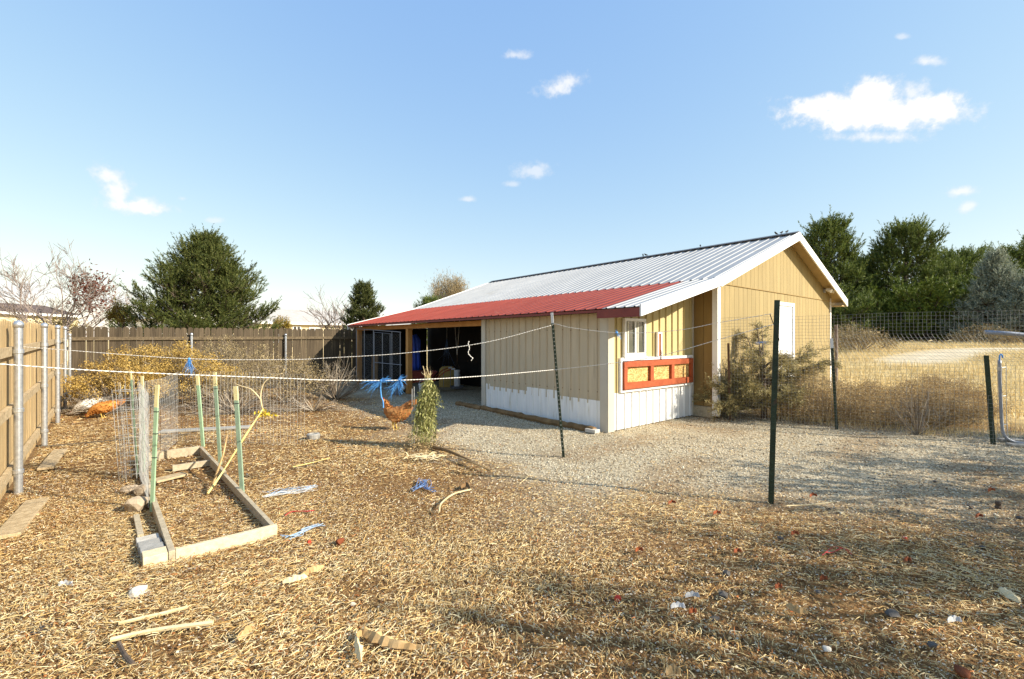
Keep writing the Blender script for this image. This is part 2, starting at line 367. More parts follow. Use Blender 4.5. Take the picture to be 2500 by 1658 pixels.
M['juniper'] = mat('juniper_sprays', W1, (.75, .75, .75), .85, 3, island=[(0, (.22, .19, .075)), (.5, (.42, .35, .15)), (1, (.66, .56, .28))], transl=.2)
M['drygrass'] = mat('dry_grass', W1, (.8, .8, .8), .9, 1.2, island=[(0, (.60, .45, .20)), (.5, (.80, .63, .32)), (1, (.92, .78, .46))], transl=.2)
M['straw'] = mat('straw', (.82, .82, .82), W1, .85, 1.1, island=[(0, (.82, .60, .27)), (.24, (.66, .43, .155)), (.46, (.46, .265, .085)), (.60, (.24, .12, .04)), (.72, (.82, .66, .38)), (.88, (.93, .77, .43)), (.975, (.50, .17, .045))], contrast=(.3, .6))
M['chips'] = mat('leaf_litter', W1, (.75, .75, .75), .9, 2, island=[(0, (.52, .31, .12)), (.24, (.32, .165, .06)), (.46, (.74, .54, .27)), (.62, (.15, .07, .027)), (.80, (.66, .57, .43)), (.97, (.44, .14, .04))])
M['gravel'] = mat('gravel_stones', W1, (.85, .85, .85), .9, 3, island=[(0, (.60, .525, .38)), (.22, (.76, .68, .51)), (.42, (.40, .33, .225)), (.56, (.85, .78, .61)), (.84, (.12, .09, .06)), (.93, (.60, .43, .22))])
M['vine'] = mat('hung_plant_leaves', W1, (.8, .8, .8), .8, 4, island=[(0, (.20, .20, .06)), (.5, (.36, .37, .12)), (1, (.62, .58, .28))], transl=.25)
M['stalk'] = mat('dry_stalk', (.55, .42, .14), (.70, .58, .24), .8, 8)
M['straw_stem'] = mat('pale_dry_stem', (.55, .42, .22), (.74, .62, .38), .85, 10)
M['husk'] = mat('dry_husk', (.44, .26, .10), (.68, .48, .24), .8, 8, bump=.3, transl=.15)
M['hen'] = mat('orange_feathers', (.40, .15, .028), (.62, .29, .07), .85, 14, bump=.6, bscale=30)
M['hen_brown'] = mat('russet_feathers', (.30, .105, .028), (.52, .25, .08), .85, 14, bump=.6, bscale=30)
M['hen_white'] = mat('white_feathers', (.62, .58, .50), (.82, .79, .72), .85, 12, bump=.5, bscale=30)
M['comb'] = mat('red_comb', (.45, .03, .02), (.5, .05, .03), .6, 8)
M['hen_leg'] = mat('yellow_leg', (.5, .33, .07), (.58, .4, .1), .7, 8)
M['tomato'] = mat('red_tomato', (.55, .03, .015), (.62, .06, .02), .35, 5)
M['orange_peel'] = mat('orange_rind', (.16, .035, .012), (.30, .085, .025), .8, 9, bump=.6, objrand=.3)
M['red_strap'] = mat('red_strap', (.36, .02, .025), (.45, .04, .04), .6, 9)
M['feather'] = mat('pale_feather', (.42, .42, .42), (.60, .60, .59), .8, 9)
M['house_siding'] = mat('cream_house_siding', (.60, .50, .32), (.66, .56, .37), .7, 3)
M['house_roof_grey'] = mat('pale_metal_roof', (.40, .37, .33), (.48, .45, .41), .5, 3, stretch=(1, 1, 1))
M['house_roof_brown'] = mat('brown_shingles', (.10, .07, .058), (.145, .105, .09), .9, 7, bump=.3)
M['house_dark'] = mat('dark_window', (.03, .03, .035), (.06, .06, .065), .15, 4, spec=.6)
M['bird'] = mat('dark_bird', (.02, .02, .022), (.05, .045, .04), .7, 20)
M['lamp_grey'] = mat('grey_lamp_housing', (.35, .35, .36), (.45, .45, .46), .4, 6)
M['wheelbarrow_red'] = mat('worn_red_tray', (.14, .025, .02), (.20, .04, .03), .6, 8)
M['rubber'] = mat('black_rubber', (.015, .015, .015), (.03, .03, .03), .8, 8)
M['house_wall'] = mat('house_wall', (.50, .44, .34), (.55, .48, .38), .8, 3)

# ------------------------------------------------------------------ shed frame of reference
C0 = Vector((1.60, 7.71, 0)); ANG = math.atan2(.638, .770)
VV = Vector((math.cos(ANG), math.sin(ANG), 0)); UU = Vector((-math.sin(ANG), math.cos(ANG), 0))
def Lw(s, t, z=0.0): return C0 + VV * s + UU * t + Vector((0, 0, z))
FP1 = Vector((-4.96, 4.63, 0)); FD = Vector((-.663, .748, 0)).normalized(); FN = Vector((FD.y, -FD.x, 0))   # left fence line, normal towards the yard
FCORNER = FP1 + FD * 9.4
BD = FN.copy()                                                                                               # back fence runs along the normal

def gz(x, y):
    return (0.012 * np.sin(x * 1.7 + y * .9) * np.sin(y * 1.3 - x * .6) + 0.008 * np.sin(x * 4.1 + 1.2) * np.sin(y * 3.7 + .4)
            + 0.004 * np.sin(x * 9.0 + y * 5.0))
def sstep(a): a = np.clip(a, 0, 1); return a * a * (3 - 2 * a)
def fz(x, y):
    """the field beyond the wire fence rises gently towards the pines"""
    return 1.15 * sstep((y + .9 * (x - 4.2) - 15) / 24) * sstep((x - 4) / 6)
def shed_local(x, y):
    dx, dy = x - C0.x, y - C0.y
    return dx * VV.x + dy * VV.y, dx * UU.x + dy * UU.y
def in_shed(x, y):
    s, t = shed_local(x, y)
    return ((s > -.02) & (s < 2.75) & (t > -.02) & (t < 3.6)) | ((s > 2.7) & (s < 9.5) & (t > -.56) & (t < 11.2))
def dirt_patch(x, y):
    return np.clip(1.7 * np.sin(x * 1.7 + 1.4 * np.sin(y * 1.5)) * np.sin(y * 2.1 + np.sin(x * 1.9)) + .5 * np.sin(x * 5.3 + y * 2) * np.sin(y * 6.1) - .55, 0, 1)
def wob(x, y):
    return .35 * np.sin(x * 1.9 + .7) + .3 * np.sin(y * 2.3 + x) + .18 * np.sin(x * 5.1 - y * 3.3)
def gravel_mask(x, y):
    a = (y - 4.35 - .04 * np.abs(x - 2.0)) / 1.7 + .42 * wob(x, y)
    b = (x + .9 + .55 * (y - 6.4)) / 1.3 + .5 * wob(y, x)
    c = (9.0 - (y + .9 * (x - 4.2)) + 2.4) / .8
    return np.clip(np.minimum(np.minimum(a, b), np.where(x > 3.9, c, 9)) + .5, 0, 1)

# ------------------------------------------------------------------ ground
tr = [(Vector((15.8, 18.2, 0)), .15), (Vector((17.0, 18.9, 0)), .5), (Vector((18.3, 19.6, 0)), .8), (Vector((20, 20.3, 0)), .7), (Vector((24, 21.5, 0)), .5)]
def axis_coords():
    a = np.concatenate([-np.geomspace(600, 13, 26), np.arange(-12.9, 13.0, .17), np.arange(13, 40, .9), np.geomspace(40, 600, 20)])
    return np.unique(a)
gx = axis_coords(); gy = np.unique(np.concatenate([-np.geomspace(600, 3, 22), np.arange(-2.9, 18.0, .17), np.arange(18.2, 42, .9), np.geomspace(43, 900, 24)]))
X, Y = np.meshgrid(gx, gy); near = np.exp(-np.maximum(np.hypot(X, Y - 7) - 12, 0) ** 2 / 8.0)
Z = gz(X, Y) * near - 0.004 + fz(X, Y)
V = np.stack([X, Y, Z], -1).reshape(-1, 3); nx, ny = len(gx), len(gy)
ii = (np.arange(ny - 1)[:, None] * nx + np.arange(nx - 1)[None, :]).ravel()
me = bpy.data.meshes.new('ground'); me.from_pydata(V.tolist(), [], np.stack([ii, ii + 1, ii + nx + 1, ii + nx], 1).tolist()); me.update()
me.polygons.foreach_set('use_smooth', [True] * len(me.polygons))
gm = bpy.data.materials.new('yard_ground'); gm.use_nodes = True
nt = gm.node_tree; N, Lk = nt.nodes, nt.links; bs = N['Principled BSDF']; bs.inputs['Roughness'].default_value = .95; bs.inputs['Specular IOR Level'].default_value = .1
at = N.new('ShaderNodeVertexColor'); at.layer_name = 'cover'; sp = N.new('ShaderNodeSeparateColor'); Lk.new(at.outputs[0], sp.inputs[0])
tc = N.new('ShaderNodeTexCoord')
def nzn(scale, detail=6, rough=.6):
    n = N.new('ShaderNodeTexNoise'); n.inputs['Scale'].default_value = scale; n.inputs['Detail'].default_value = detail; n.inputs['Roughness'].default_value = rough
    Lk.new(tc.outputs['Object'], n.inputs['Vector']); return n.outputs[0]
def ramp(src, *els):
    r = N.new('ShaderNodeValToRGB'); Lk.new(src, r.inputs[0]); e = r.color_ramp.elements
    while len(e) < len(els): e.new(.5)
    for k, (p, c) in zip(e, els): k.position = p; k.color = (*c, 1)
    return r.outputs[0]
def mixc(f, a, b):
    m = N.new('ShaderNodeMix'); m.data_type = 'RGBA'; Lk.new(f, m.inputs['Factor']); Lk.new(a, m.inputs['A']); Lk.new(b, m.inputs['B']); return m.outputs['Result']
soil = ramp(nzn(28), (.3, (.095, .045, .016)), (.5, (.21, .115, .045)), (.7, (.40, .255, .11)))
vor = N.new('ShaderNodeTexVoronoi'); vor.inputs['Scale'].default_value = 55; Lk.new(tc.outputs['Object'], vor.inputs['Vector'])
grav = ramp(vor.outputs['Color'], (.1, (.17, .13, .08)), (.5, (.42, .35, .235)), (.9, (.62, .54, .38)))
field = ramp(nzn(1.1, 8, .65), (.3, (.40, .28, .12)), (.5, (.60, .45, .21)), (.72, (.74, .59, .32)))
c_ = mixc(sp.outputs[0], soil, grav); c_ = mixc(sp.outputs[1], c_, field); c_ = mixc(sp.outputs[2], c_, ramp(nzn(3), (.3, (.55, .45, .29)), (.7, (.70, .60, .43))))
Lk.new(c_, bs.inputs['Base Color'])
bp = N.new('ShaderNodeBump'); bp.inputs['Strength'].default_value = .8; bp.inputs['Distance'].default_value = .02; Lk.new(nzn(60), bp.inputs['Height']); Lk.new(bp.outputs[0], bs.inputs['Normal'])
ca = me.color_attributes.new('cover', 'FLOAT_COLOR', 'POINT')
xs, ys = V[:, 0], V[:, 1]
fieldm = np.clip((np.maximum((ys + .9 * (xs - 4.2) - 12.2), np.hypot(xs, ys - 7) - 20)) / 1.5, 0, 1)
under = in_shed(xs, ys).astype(float); sl, tl = shed_local(xs, ys)
gmk = gravel_mask(xs, ys) * (1 - .4 * dirt_patch(xs, ys))
trk = np.full(xs.shape, 9.0)
for k in range(len(tr) - 1):
    a, b = tr[k][0], tr[k + 1][0]; ab = b - a; t = np.clip(((xs - a.x) * ab.x + (ys - a.y) * ab.y) / ab.length_squared, 0, 1); trk = np.minimum(trk, np.hypot(xs - a.x - t * ab.x, ys - a.y - t * ab.y))
colr = np.stack([gmk, fieldm, np.clip(1.6 - trk, 0, 1), np.ones_like(gmk)], 1).astype(np.float32)
ca.data.foreach_set('color', colr.ravel())
ground = link('ground', me, gm); tag(ground, 'straw, soil and gravel ground of the yard', None, kind='structure')

# ------------------------------------------------------------------ shed with lean-to
shed = thing('shed', 'tan gabled shed with a red and white metal roof and open lean-to', 'shed', C0, ANG)
X1, Y1, Z1 = Vector((1, 0, 0)), Vector((0, 1, 0)), Vector((0, 0, 1))
T0, T1 = -.83, 11.2                     # roof ends
EA = (-.265, 2.05); BE = (2.22, 2.69); RI = (6.07, 4.07); EB = (9.8, 2.67)
def roofz(s):
    for (a, b) in ((EA, BE), (BE, RI), (RI, EB)):
        if s <= b[0] or b is EB:
            return a[1] + (b[1] - a[1]) * (s - a[0]) / (b[0] - a[0])
PITCH = .2309
def slope_panels(a, b, t0, t1, n, m, first=None):
    d = Vector((b[0] - a[0], 0, b[1] - a[1])); L = d.length; w = d.normalized(); nn = w.cross(Y1)
    if nn.z < 0: nn = -nn
    if w.x > 0 and nn.z < 0: nn = -nn
    ps = (t1 - t0) / n
    for k in range(n):
        mb = MB().sheet((a[0], t0 + ps * k, a[1]), Y1, nn, w, ps - .002, ps / 4, .020, .015, lambda x: 0.0, lambda x: L, ps / 8, mids=2)
        o = mb.build('roof_panel', m, shed, world=False)
        s = o.modifiers.new('thick', 'SOLIDIFY'); s.thickness = .004; s.offset = -1
slope_panels(BE, RI, T0, T1, 13, M['roof_white'])
slope_panels(RI, EB, T0, T1, 13, M['roof_white'])
slope_panels((EA[0] - .02, EA[1] - .005), (BE[0] + .03, BE[1] - .008 + .012), T0, -.112, 1, M['roof_white'])
slope_panels((EA[0] - .02, EA[1] - .005), (BE[0] + .03, BE[1] - .008 + .012), -.11, T1, 12, M['roof_red'])
# deck under the sheets
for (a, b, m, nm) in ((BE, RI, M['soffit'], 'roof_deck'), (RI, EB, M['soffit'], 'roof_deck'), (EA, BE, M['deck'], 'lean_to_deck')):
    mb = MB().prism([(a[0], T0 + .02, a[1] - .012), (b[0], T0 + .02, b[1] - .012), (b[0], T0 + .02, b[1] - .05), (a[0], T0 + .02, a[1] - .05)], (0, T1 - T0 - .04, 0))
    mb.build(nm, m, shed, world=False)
# ridge cap
mb = MB().prism([(RI[0] - .17, T0 - .01, RI[1] - .005), (RI[0], T0 - .01, RI[1] + .055), (RI[0] + .17, T0 - .01, RI[1] - .005), (RI[0], T0 - .01, RI[1] + .03)], (0, T1 - T0 + .02, 0))
mb.build('ridge_cap', M['ridge'], shed, world=False)
# rake fascia boards (near and far) and eave trims
def fascia(a, b, t, dep, m, th=.03, up=.03):
    mb = MB().prism([(a[0], t, a[1] + up), (b[0], t, b[1] + up), (b[0], t, b[1] - dep), (a[0], t, a[1] - dep)], (0, th, 0))
    mb.build('fascia', m, shed, world=False)
for t in (T0 - .03, T1):
    fascia((EA[0] - .02, EA[1]), (BE[0] - .012, BE[1]), t, .15, M['white_trim'])
    fascia((BE[0] - .01, BE[1]), RI, t, .17, M['white_trim'])
    fascia((RI[0] + .002, RI[1]), (EB[0], EB[1]), t, .17, M['white_trim'])
MB().box(EA[0] - .012, EA[0] + .012, T0 + .01, .0, EA[1] - .155, EA[1] - .018).build('eave_trim', M['roof_redtrim'], shed, world=False)
MB().box(EA[0] - .012, EA[0] + .012, .004, T1 - .01, EA[1] - .06, EA[1] - .018).build('eave_trim', M['roof_redtrim'], shed, world=False)
MB().box(EB[0] - .02, EB[0] + .01, T0 + .01, T1 - .01, EB[1] - .16, EB[1] - .02).build('eave_trim', M['white_trim'], shed, world=False)
# soffit return at the gable's right eave
MB().box(EB[0] - .36, EB[0] - .022, T0 + .02, -.53 - .03, EB[1] - .17, EB[1] - .14).build('soffit_return', M['soffit'], shed, world=False)

# gable walls of grooved plywood: each board strip a part over a dark backing
GT = -.53
def under_roof(s): return roofz(s) - .055
def strips(s0, s1, zlo, zhi, t, pitch, m, depth=.02, out=-1):
    s = s0
    while s < s1 - 1e-4:
        e = min(s + pitch, s1); a, b = s + .004, e - .004
        top = [(b, min(zhi, under_roof(b)))]
        if a < RI[0] < b: top.append((RI[0], min(zhi, under_roof(RI[0]))))
        top.append((a, min(zhi, under_roof(a))))
        poly = [(a, t, zlo), (b, t, zlo)] + [(p, t, z) for p, z in top]
        if top[0][1] > zlo + .01 or top[-1][1] > zlo + .01:
            MB().prism(poly, (0, depth * -out, 0)).build('siding_board', m, shed, world=False)
        s = e
SEAM = 2.66
mbb = MB().prism([(2.74, GT + .012, .1), (9.41, GT + .012, .1), (9.41, GT + .012, under_roof(9.41)), (RI[0], GT + .012, under_roof(RI[0])), (2.74, GT + .012, under_roof(2.74))], (0, .05, 0))
mbb.build('gable_backing', M['t111_dark'], shed, world=False)
DS0, DS1, DZ0, DZ1 = 5.62, 6.63, .33, 2.45
strips(2.80, DS0, .12, SEAM - .012, GT - .008, .2032, M['t111'], .018)
strips(DS1, 9.36, .12, SEAM - .012, GT - .008, .2032, M['t111'], .018)
strips(DS0, DS1, DZ1, SEAM - .012, GT - .008, .2032, M['t111'], .018)
strips(DS0, DS1, .12, DZ0, GT - .008, .2032, M['t111'], .018)
strips(2.9, 9.3, SEAM, 9, GT - .022, .2032, M['t111'], .03)
MB().box(2.74, 9.4, GT - .026, GT + .01, SEAM - .014, SEAM - .002).build('seam_flashing', M['t111_dark'], shed, world=False)
MB().box(2.70, 2.80, GT - .02, GT + .03, .05, under_roof(2.72)).build('corner_trim', M['white_trim'], shed, world=False)
MB().box(2.68, 2.698, GT - .02, GT + .09, .05, under_roof(2.69) - .01).build('corner_trim', M['white_trim'], shed, world=False)
MB().box(9.36, 9.45, GT - .02, GT + .03, .05, under_roof(9.46)).build('corner_trim', M['white_trim'], shed, world=False)
# long side wall of the main building, seen in the recess and inside the lean-to
MB().box(2.745, 2.80, GT + .065, T1 - .3, .1, under_roof(2.745)).build('side_wall_backing', M['t111_dark'], shed, world=False)
t = GT + .09
while t < 3.2:
    MB().box(2.722, 2.744, t + .004, t + .199, .22, under_roof(2.722) - .01).build('siding_board', M['t111_shaded'], shed, world=False); t += .2032
MB().box(2.70, 2.742, GT + .095, 0, .0, .21).build('skirt_board', M['lumber_grey'], shed, world=False)
MB().box(9.38, 9.43, GT + .04, T1 - .3, .1, under_roof(9.43)).build('side_wall', M['t111'], shed, world=False)
MB().prism([(2.82, T1 - .35, .1), (9.37, T1 - .35, .1), (9.37, T1 - .35, under_roof(9.37)), (RI[0], T1 - .35, under_roof(RI[0])), (2.82, T1 - .35, under_roof(2.82))], (0, .05, 0)).build('rear_gable_wall', M['t111'], shed, world=False)
# door
d = MB().box(DS0 + .09, DS1 - .09, GT - .004, GT + .03, DZ0 + .02, DZ1 - .09).build('door', M['white_trim'], shed, world=False)
for (zz0, zz1) in ((DZ0 + .2, DZ0 + .95), (DZ0 + 1.1, DZ1 - .25)):
    for (a, b) in ((DS0 + .19, DS0 + .46), (DS0 + .55, DS1 - .19)):
        MB().box(a, b, GT - .012, GT - .006, zz0, zz1).build('door_panel', M['white_trim'], d, world=False, bevel=.004)
MB().lathe([(.0, 0), (.028, .01), (.03, .03), (.018, .05), (.0, .055)], (0, 0, 0), 10)
kb = MB().tube([(DS0 + .15, GT - .005, DZ0 + .95), (DS0 + .15, GT - .04, DZ0 + .95), (DS0 + .15, GT - .075, DZ0 + .95)], [.012, .012, .03], 8); kb.build('door_handle', M['galv'], d, world=False)
MB().box(DS0, DS0 + .085, GT - .03, GT + .012, DZ0, DZ1).build('door_trim', M['white_trim'], shed, world=False)
MB().box(DS1 - .085, DS1, GT - .03, GT + .012, DZ0, DZ1).build('door_trim', M['white_trim'], shed, world=False)
MB().box(DS0 + .087, DS1 - .087, GT - .03, GT + .012, DZ1 - .085, DZ1 - .002).build('door_trim', M['white_trim'], shed, world=False)
MB().box(DS0 - .1, DS1 + .1, GT - .55, GT - .03, .0, .16).build('door_step', M['lumber_grey'], shed, world=False, bevel=.01)
# flood light on the gable
lm = MB().box(8.75, 8.87, GT - .06, GT - .023, 2.86, 2.96).build('flood_light', M['lamp_grey'], shed, world=False, bevel=.006)
for sx in (-1, 1):
    MB().tube([(8.81, GT - .06, 2.92), (8.81 + sx * .09, GT - .13, 2.93)], .014, 6).build('lamp_arm', M['lamp_grey'], lm, world=False)
    MB().tube([(8.81 + sx * .09, GT - .11, 2.94), (8.81 + sx * .11, GT - .19, 2.91), (8.81 + sx * .115, GT - .24, 2.89)], [.04, .055, .062], 10).build('lamp_head', M['white_trim'], lm, world=False, smooth=False)

# lean-to walls : ribbed steel
def zt_end(s): return roofz(s) - .07
END_L, END_W = 2.70, .64
for k in range(3):
    a, b = .12 + k * .86, min(.12 + (k + 1) * .86, END_L)
    MB().sheet((a, -.01, 0), X1, -Y1, Z1, b - a - .002, .215, .017, .026, lambda x: END_W - .02, lambda x, a=a: zt_end(a + x), .1).build('wall_panel', M['yellow_steel'], shed, world=False)
    MB().sheet((a, -.016, 0), X1, -Y1, Z1, b - a - .002, .215, .017, .024, lambda x: .01, lambda x: END_W, .1).build('wainscot_panel', M['white_steel'], shed, world=False)
WT = [(0.12, 1.10, .51), (1.10, 2.02, .60), (2.02, 3.25, .52), (3.25, 3.40, .57)]
for k, (a, b, zw) in enumerate(WT):
    MB().sheet((-.016, a, 0), Y1, -X1, Z1, b - a - .002, .215, .02, .022, lambda x: .01, lambda x, zw=zw: zw, .1).build('wainscot_panel', M['white_steel'], shed, world=False)
for k in range(4):
    a, b = .12 + k * .82, .12 + (k + 1) * .82
    MB().sheet((-.010, a, 0), Y1, -X1, Z1, b - a - .002, .205, .018, .022, lambda x: .45, lambda x: 2.0, .1).build('wall_panel', M['tan_steel'], shed, world=False)
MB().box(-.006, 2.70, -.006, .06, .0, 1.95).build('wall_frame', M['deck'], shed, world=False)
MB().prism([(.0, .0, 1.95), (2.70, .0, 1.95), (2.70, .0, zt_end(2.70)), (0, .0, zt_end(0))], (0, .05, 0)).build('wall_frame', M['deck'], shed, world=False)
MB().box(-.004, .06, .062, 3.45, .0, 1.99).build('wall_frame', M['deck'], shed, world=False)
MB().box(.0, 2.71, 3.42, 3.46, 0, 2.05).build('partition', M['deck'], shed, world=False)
# corner flashings
MB().obox((-.04, -.045, 0), (.16, 0, 0), (0, .02, 0), (0, 0, 2.02)).build('corner_flashing', M['trim_grey'], shed, world=False)
MB().obox((-.044, -.023, 0), (.02, 0, 0), (0, .15, 0), (0, 0, 2.0)).build('corner_flashing', M['trim_grey'], shed, world=False)
MB().obox((-.044, 3.40, 0), (.05, 0, 0), (0, .14, 0), (0, 0, 2.0)).build('corner_flashing', M['trim_grey'], shed, world=False)
MB().obox((2.69, -.04, 0), (.022, 0, 0), (0, .04, 0), (0, 0, 2.6)).build('corner_flashing', M['trim_grey'], shed, world=False)
# screws in the tan wall
sc_me = MB().tube([(0, 0, 0), (-.012, 0, 0)], [.011, .009], 6).mesh('screw'); sc_me.materials.append(M['rust'])
for zz in (.66, 1.72):
    for k in range(16):
        o = inst('screw', sc_me, shed, matw(shed) @ Matrix.Translation((-.012, .24 + k * .205 - .03, zz + random.uniform(-.01, .01))))
# window in the end wall
wx0, wx1, wz0, wz1 = .37, 1.0, 1.255, 1.92
win = MB()
for (a, b, c, dd) in ((wx0, wx1, wz1 - .05, wz1), (wx0, wx1, wz0, wz0 + .06), (wx0, wx0 + .05, wz0 + .062, wz1 - .052), (wx1 - .05, wx1, wz0 + .062, wz1 - .052), ((wx0 + wx1) / 2 - .02, (wx0 + wx1) / 2 + .02, wz0 + .062, wz1 - .052)):
    win.box(a, b, -.075, -.02, c, dd)
win = win.build('window', M['white_trim'], shed, world=False, bevel=.004)
for (a, b) in ((wx0 + .052, (wx0 + wx1) / 2 - .022), ((wx0 + wx1) / 2 + .022, wx1 - .052)):
    MB().box(a, b, -.046, -.042, wz0 + .062, wz1 - .052).build('pane', M['glass'], win, world=False)
    MB().box(a + .05, a + .085, -.056, -.048, wz0 + .07, wz1 - .06).build('sash_bar', M['curtain'], win, world=False)
MB().box(wx0 - .015, wx1 + .015, -.09, -.02, wz0 - .03, wz0 - .002).build('sill', M['white_trim'], win, world=False)
# red-framed hatch with strand board fields
hx0, hx1, hz0, hz1 = .26, 2.62, .645, 1.235
hat = MB()
for (a, b, c, dd) in ((hx0, hx1, hz1 - .05, hz1), (hx0, hx1, hz0, hz0 + .04), (hx0, hx0 + .045, hz0 + .041, hz1 - .051), (hx1 - .045, hx1, hz0 + .041, hz1 - .051)):
    hat.box(a, b, -.075, -.018, c, dd)
hat = hat.build('hatch', M['white_trim'], shed, world=False)
q0, q1, y0, y1 = hx0 + .055, hx1 - .055, hz0 + .05, hz1 - .06
fr = MB(); fr.box(q0, q1, -.11, -.03, y1 - .10, y1).box(q0, q1, -.11, -.03, y0, y0 + .11)
for (a, b) in ((q0, q0 + .09), (1.09, 1.19), (1.78, 1.88), (q1 - .09, q1)):
    fr.box(a, b, -.107, -.03, y0 + .111, y1 - .101)
fr.build('hatch_frame', M['stain_red'], hat, world=False)
for (a, b) in ((q0 + .091, 1.089), (1.191, 1.779), (1.881, q1 - .091)):
    MB().box(a, b, -.06, -.035, y0 + .112, y1 - .102).build('strand_board', M['osb'], hat, world=False)
# narrow slot with a rusty strip and the chain that holds the hatch
sl_ = MB()
for (a, b, c, dd) in ((1.38, 1.412, 1.24, 1.66), (1.493, 1.525, 1.24, 1.66), (1.38, 1.525, 1.661, 1.695)):
    sl_.box(a, b, -.065, -.02, c, dd)
sl_ = sl_.build('slot_trim', M['white_trim'], shed, world=False)
MB().box(1.413, 1.492, -.05, -.03, 1.24, 1.66).build('slot_board', mat('rust_red_board', (.36, .10, .035), (.42, .14, .05), .7, 6), sl_, world=False)
for k in range(6):
    z = 1.33 - k * .034; pts = []
    for j in range(9):
        th = 2 * math.pi * j / 8; c, s_ = math.cos(th) * .013, math.sin(th) * .024
        pts.append((1.45 + (c if k % 2 == 0 else 0), -.085 - (0 if k % 2 == 0 else c), z + s_) if True else 0)
    MB().tube(pts, .005, 5, cap=False).build('chain_link', M['tie_black'], sl_, world=False)

# beam, posts, rafters of the open bay
bm = MB().box(-.03, .08, 3.56, T1 - .15, 1.86, 1.985).build('beam', M['beam'], shed, world=False)
for tt in (7.17, T1 - .3):
    MB().box(-.05, .09, tt - .07, tt + .07, 0, 1.858).build('wooden_post', M['post_wood'], shed, world=False, bevel=.006)
for k in range(11):
    tt = 3.7 + k * .72
    MB().prism([(-.2, tt, roofz(-.2) - .051), (2.70, tt, roofz(2.2) + .12 - .051), (2.70, tt, roofz(2.2) + .12 - .17), (-.2, tt, roofz(-.2) - .06)], (0, .038, 0)).build('rafter', M['deck'], shed, world=False) if False else None
# cloth screen at the far end, black sheet added as shade at the back
def cloth(mb, a, b, z0, z1, amp=.03, n=24):
    a, b = Vector(a), Vector(b); d = (b - a); nn = Vector((-d.y, d.x, 0)).normalized(); i0 = len(mb.v)
    for k in range(n + 1):
        p = a + d * (k / n); off = amp * (math.sin(k * 1.3) + .6 * math.sin(k * 2.9 + 1))
        for j in range(4):
            z = z0 + (z1 - z0) * j / 3; mb.v.append(tuple(p + nn * off * (1 - j / 4) + Vector((0, 0, z))))
    for k in range(n):
        for j in range(3):
            q = i0 + k * 4 + j; mb.f.append((q, q + 4, q + 5, q + 1))
    return mb
for (a, b, z1, lab) in (((2.66, 3.5, 0), (2.66, T1 - .4, 0), 2.5, 'black sheet added as deep shade on the lean-to back wall'), ((2.6, T1 - .42, 0), (.12, T1 - .42, 0), 1.96, 'black shade cloth closing the far end of the lean-to')):
    r = thing('cloth_and_shade_sheet', lab, 'cloth', C0, ANG)
    o = cloth(MB(), a, b, .01, z1, .02).build('sheet', M['cloth_and_shade'], r, world=False, smooth=True)
    s = o.modifiers.new('thick', 'SOLIDIFY'); s.thickness = .006
    MB().tube([(a[0], a[1], z1), (b[0], b[1], z1)], .015, 6).build('top_cord', M['rope'] if z1 < 2 else M['tie_black'], r, world=False)

# roof birds
bird_pts = [(1895, -.6, 6.07), (1908, -.7, 6.07), (1921, -.76, 6.07), (1710, 1.6, 6.07), (1570, 4.0, 6.07), (1577, 3.9, 6.07)]
def bird_mesh():
    mb = MB(); mb.tube([(-.11, 0, .035), (-.05, 0, .05), (.0, 0, .065), (.045, 0, .09), (.065, 0, .115), (.085, 0, .112), (.10, 0, .108)], [.006, .024, .036, .03, .024, .012, .003], 8)
    return mb.mesh('bird_body', True)
bmesh_ = bird_mesh(); bmesh_.materials.append(M['bird'])
leg_me = MB().tube([(0, 0, 0), (0, 0, .045)], .004, 5).mesh('bird_leg'); leg_me.materials.append(M['bird'])
for k, (px, ty, sx) in enumerate(bird_pts):
    loc = Lw(sx, 0, 0)
    # intersect the pixel's ray with the ridge line
    ray = (px - CX) / F; base = Lw(6.07, 0, 0); tt = (ray * base.y - base.x) / (UU.x - ray * UU.y)
    p = Lw(6.07, tt, RI[1] + .05)
    lab = ['leftmost of three small dark birds by the roof peak', 'middle one of three small dark birds by the roof peak', 'small dark bird nearest the peak of the shed roof',
           'lone small dark bird halfway along the shed ridge', 'left bird of the pair perched far along the shed ridge', 'right bird of the pair perched far along the shed ridge'][k]
    r = thing('bird', lab, 'bird', p, random.uniform(0, 6.28), 'birds perched on the shed ridge'); r.scale = (.6, .6, .6); MW[r.name] = MW[r.name] @ Matrix.Diagonal((.6, .6, .6, 1))
    inst('body', bmesh_, r, matw(r)); 
    for sy in (-.015, .015): inst('leg', leg_me, r, matw(r) @ Matrix.Translation((0, sy, 0)))

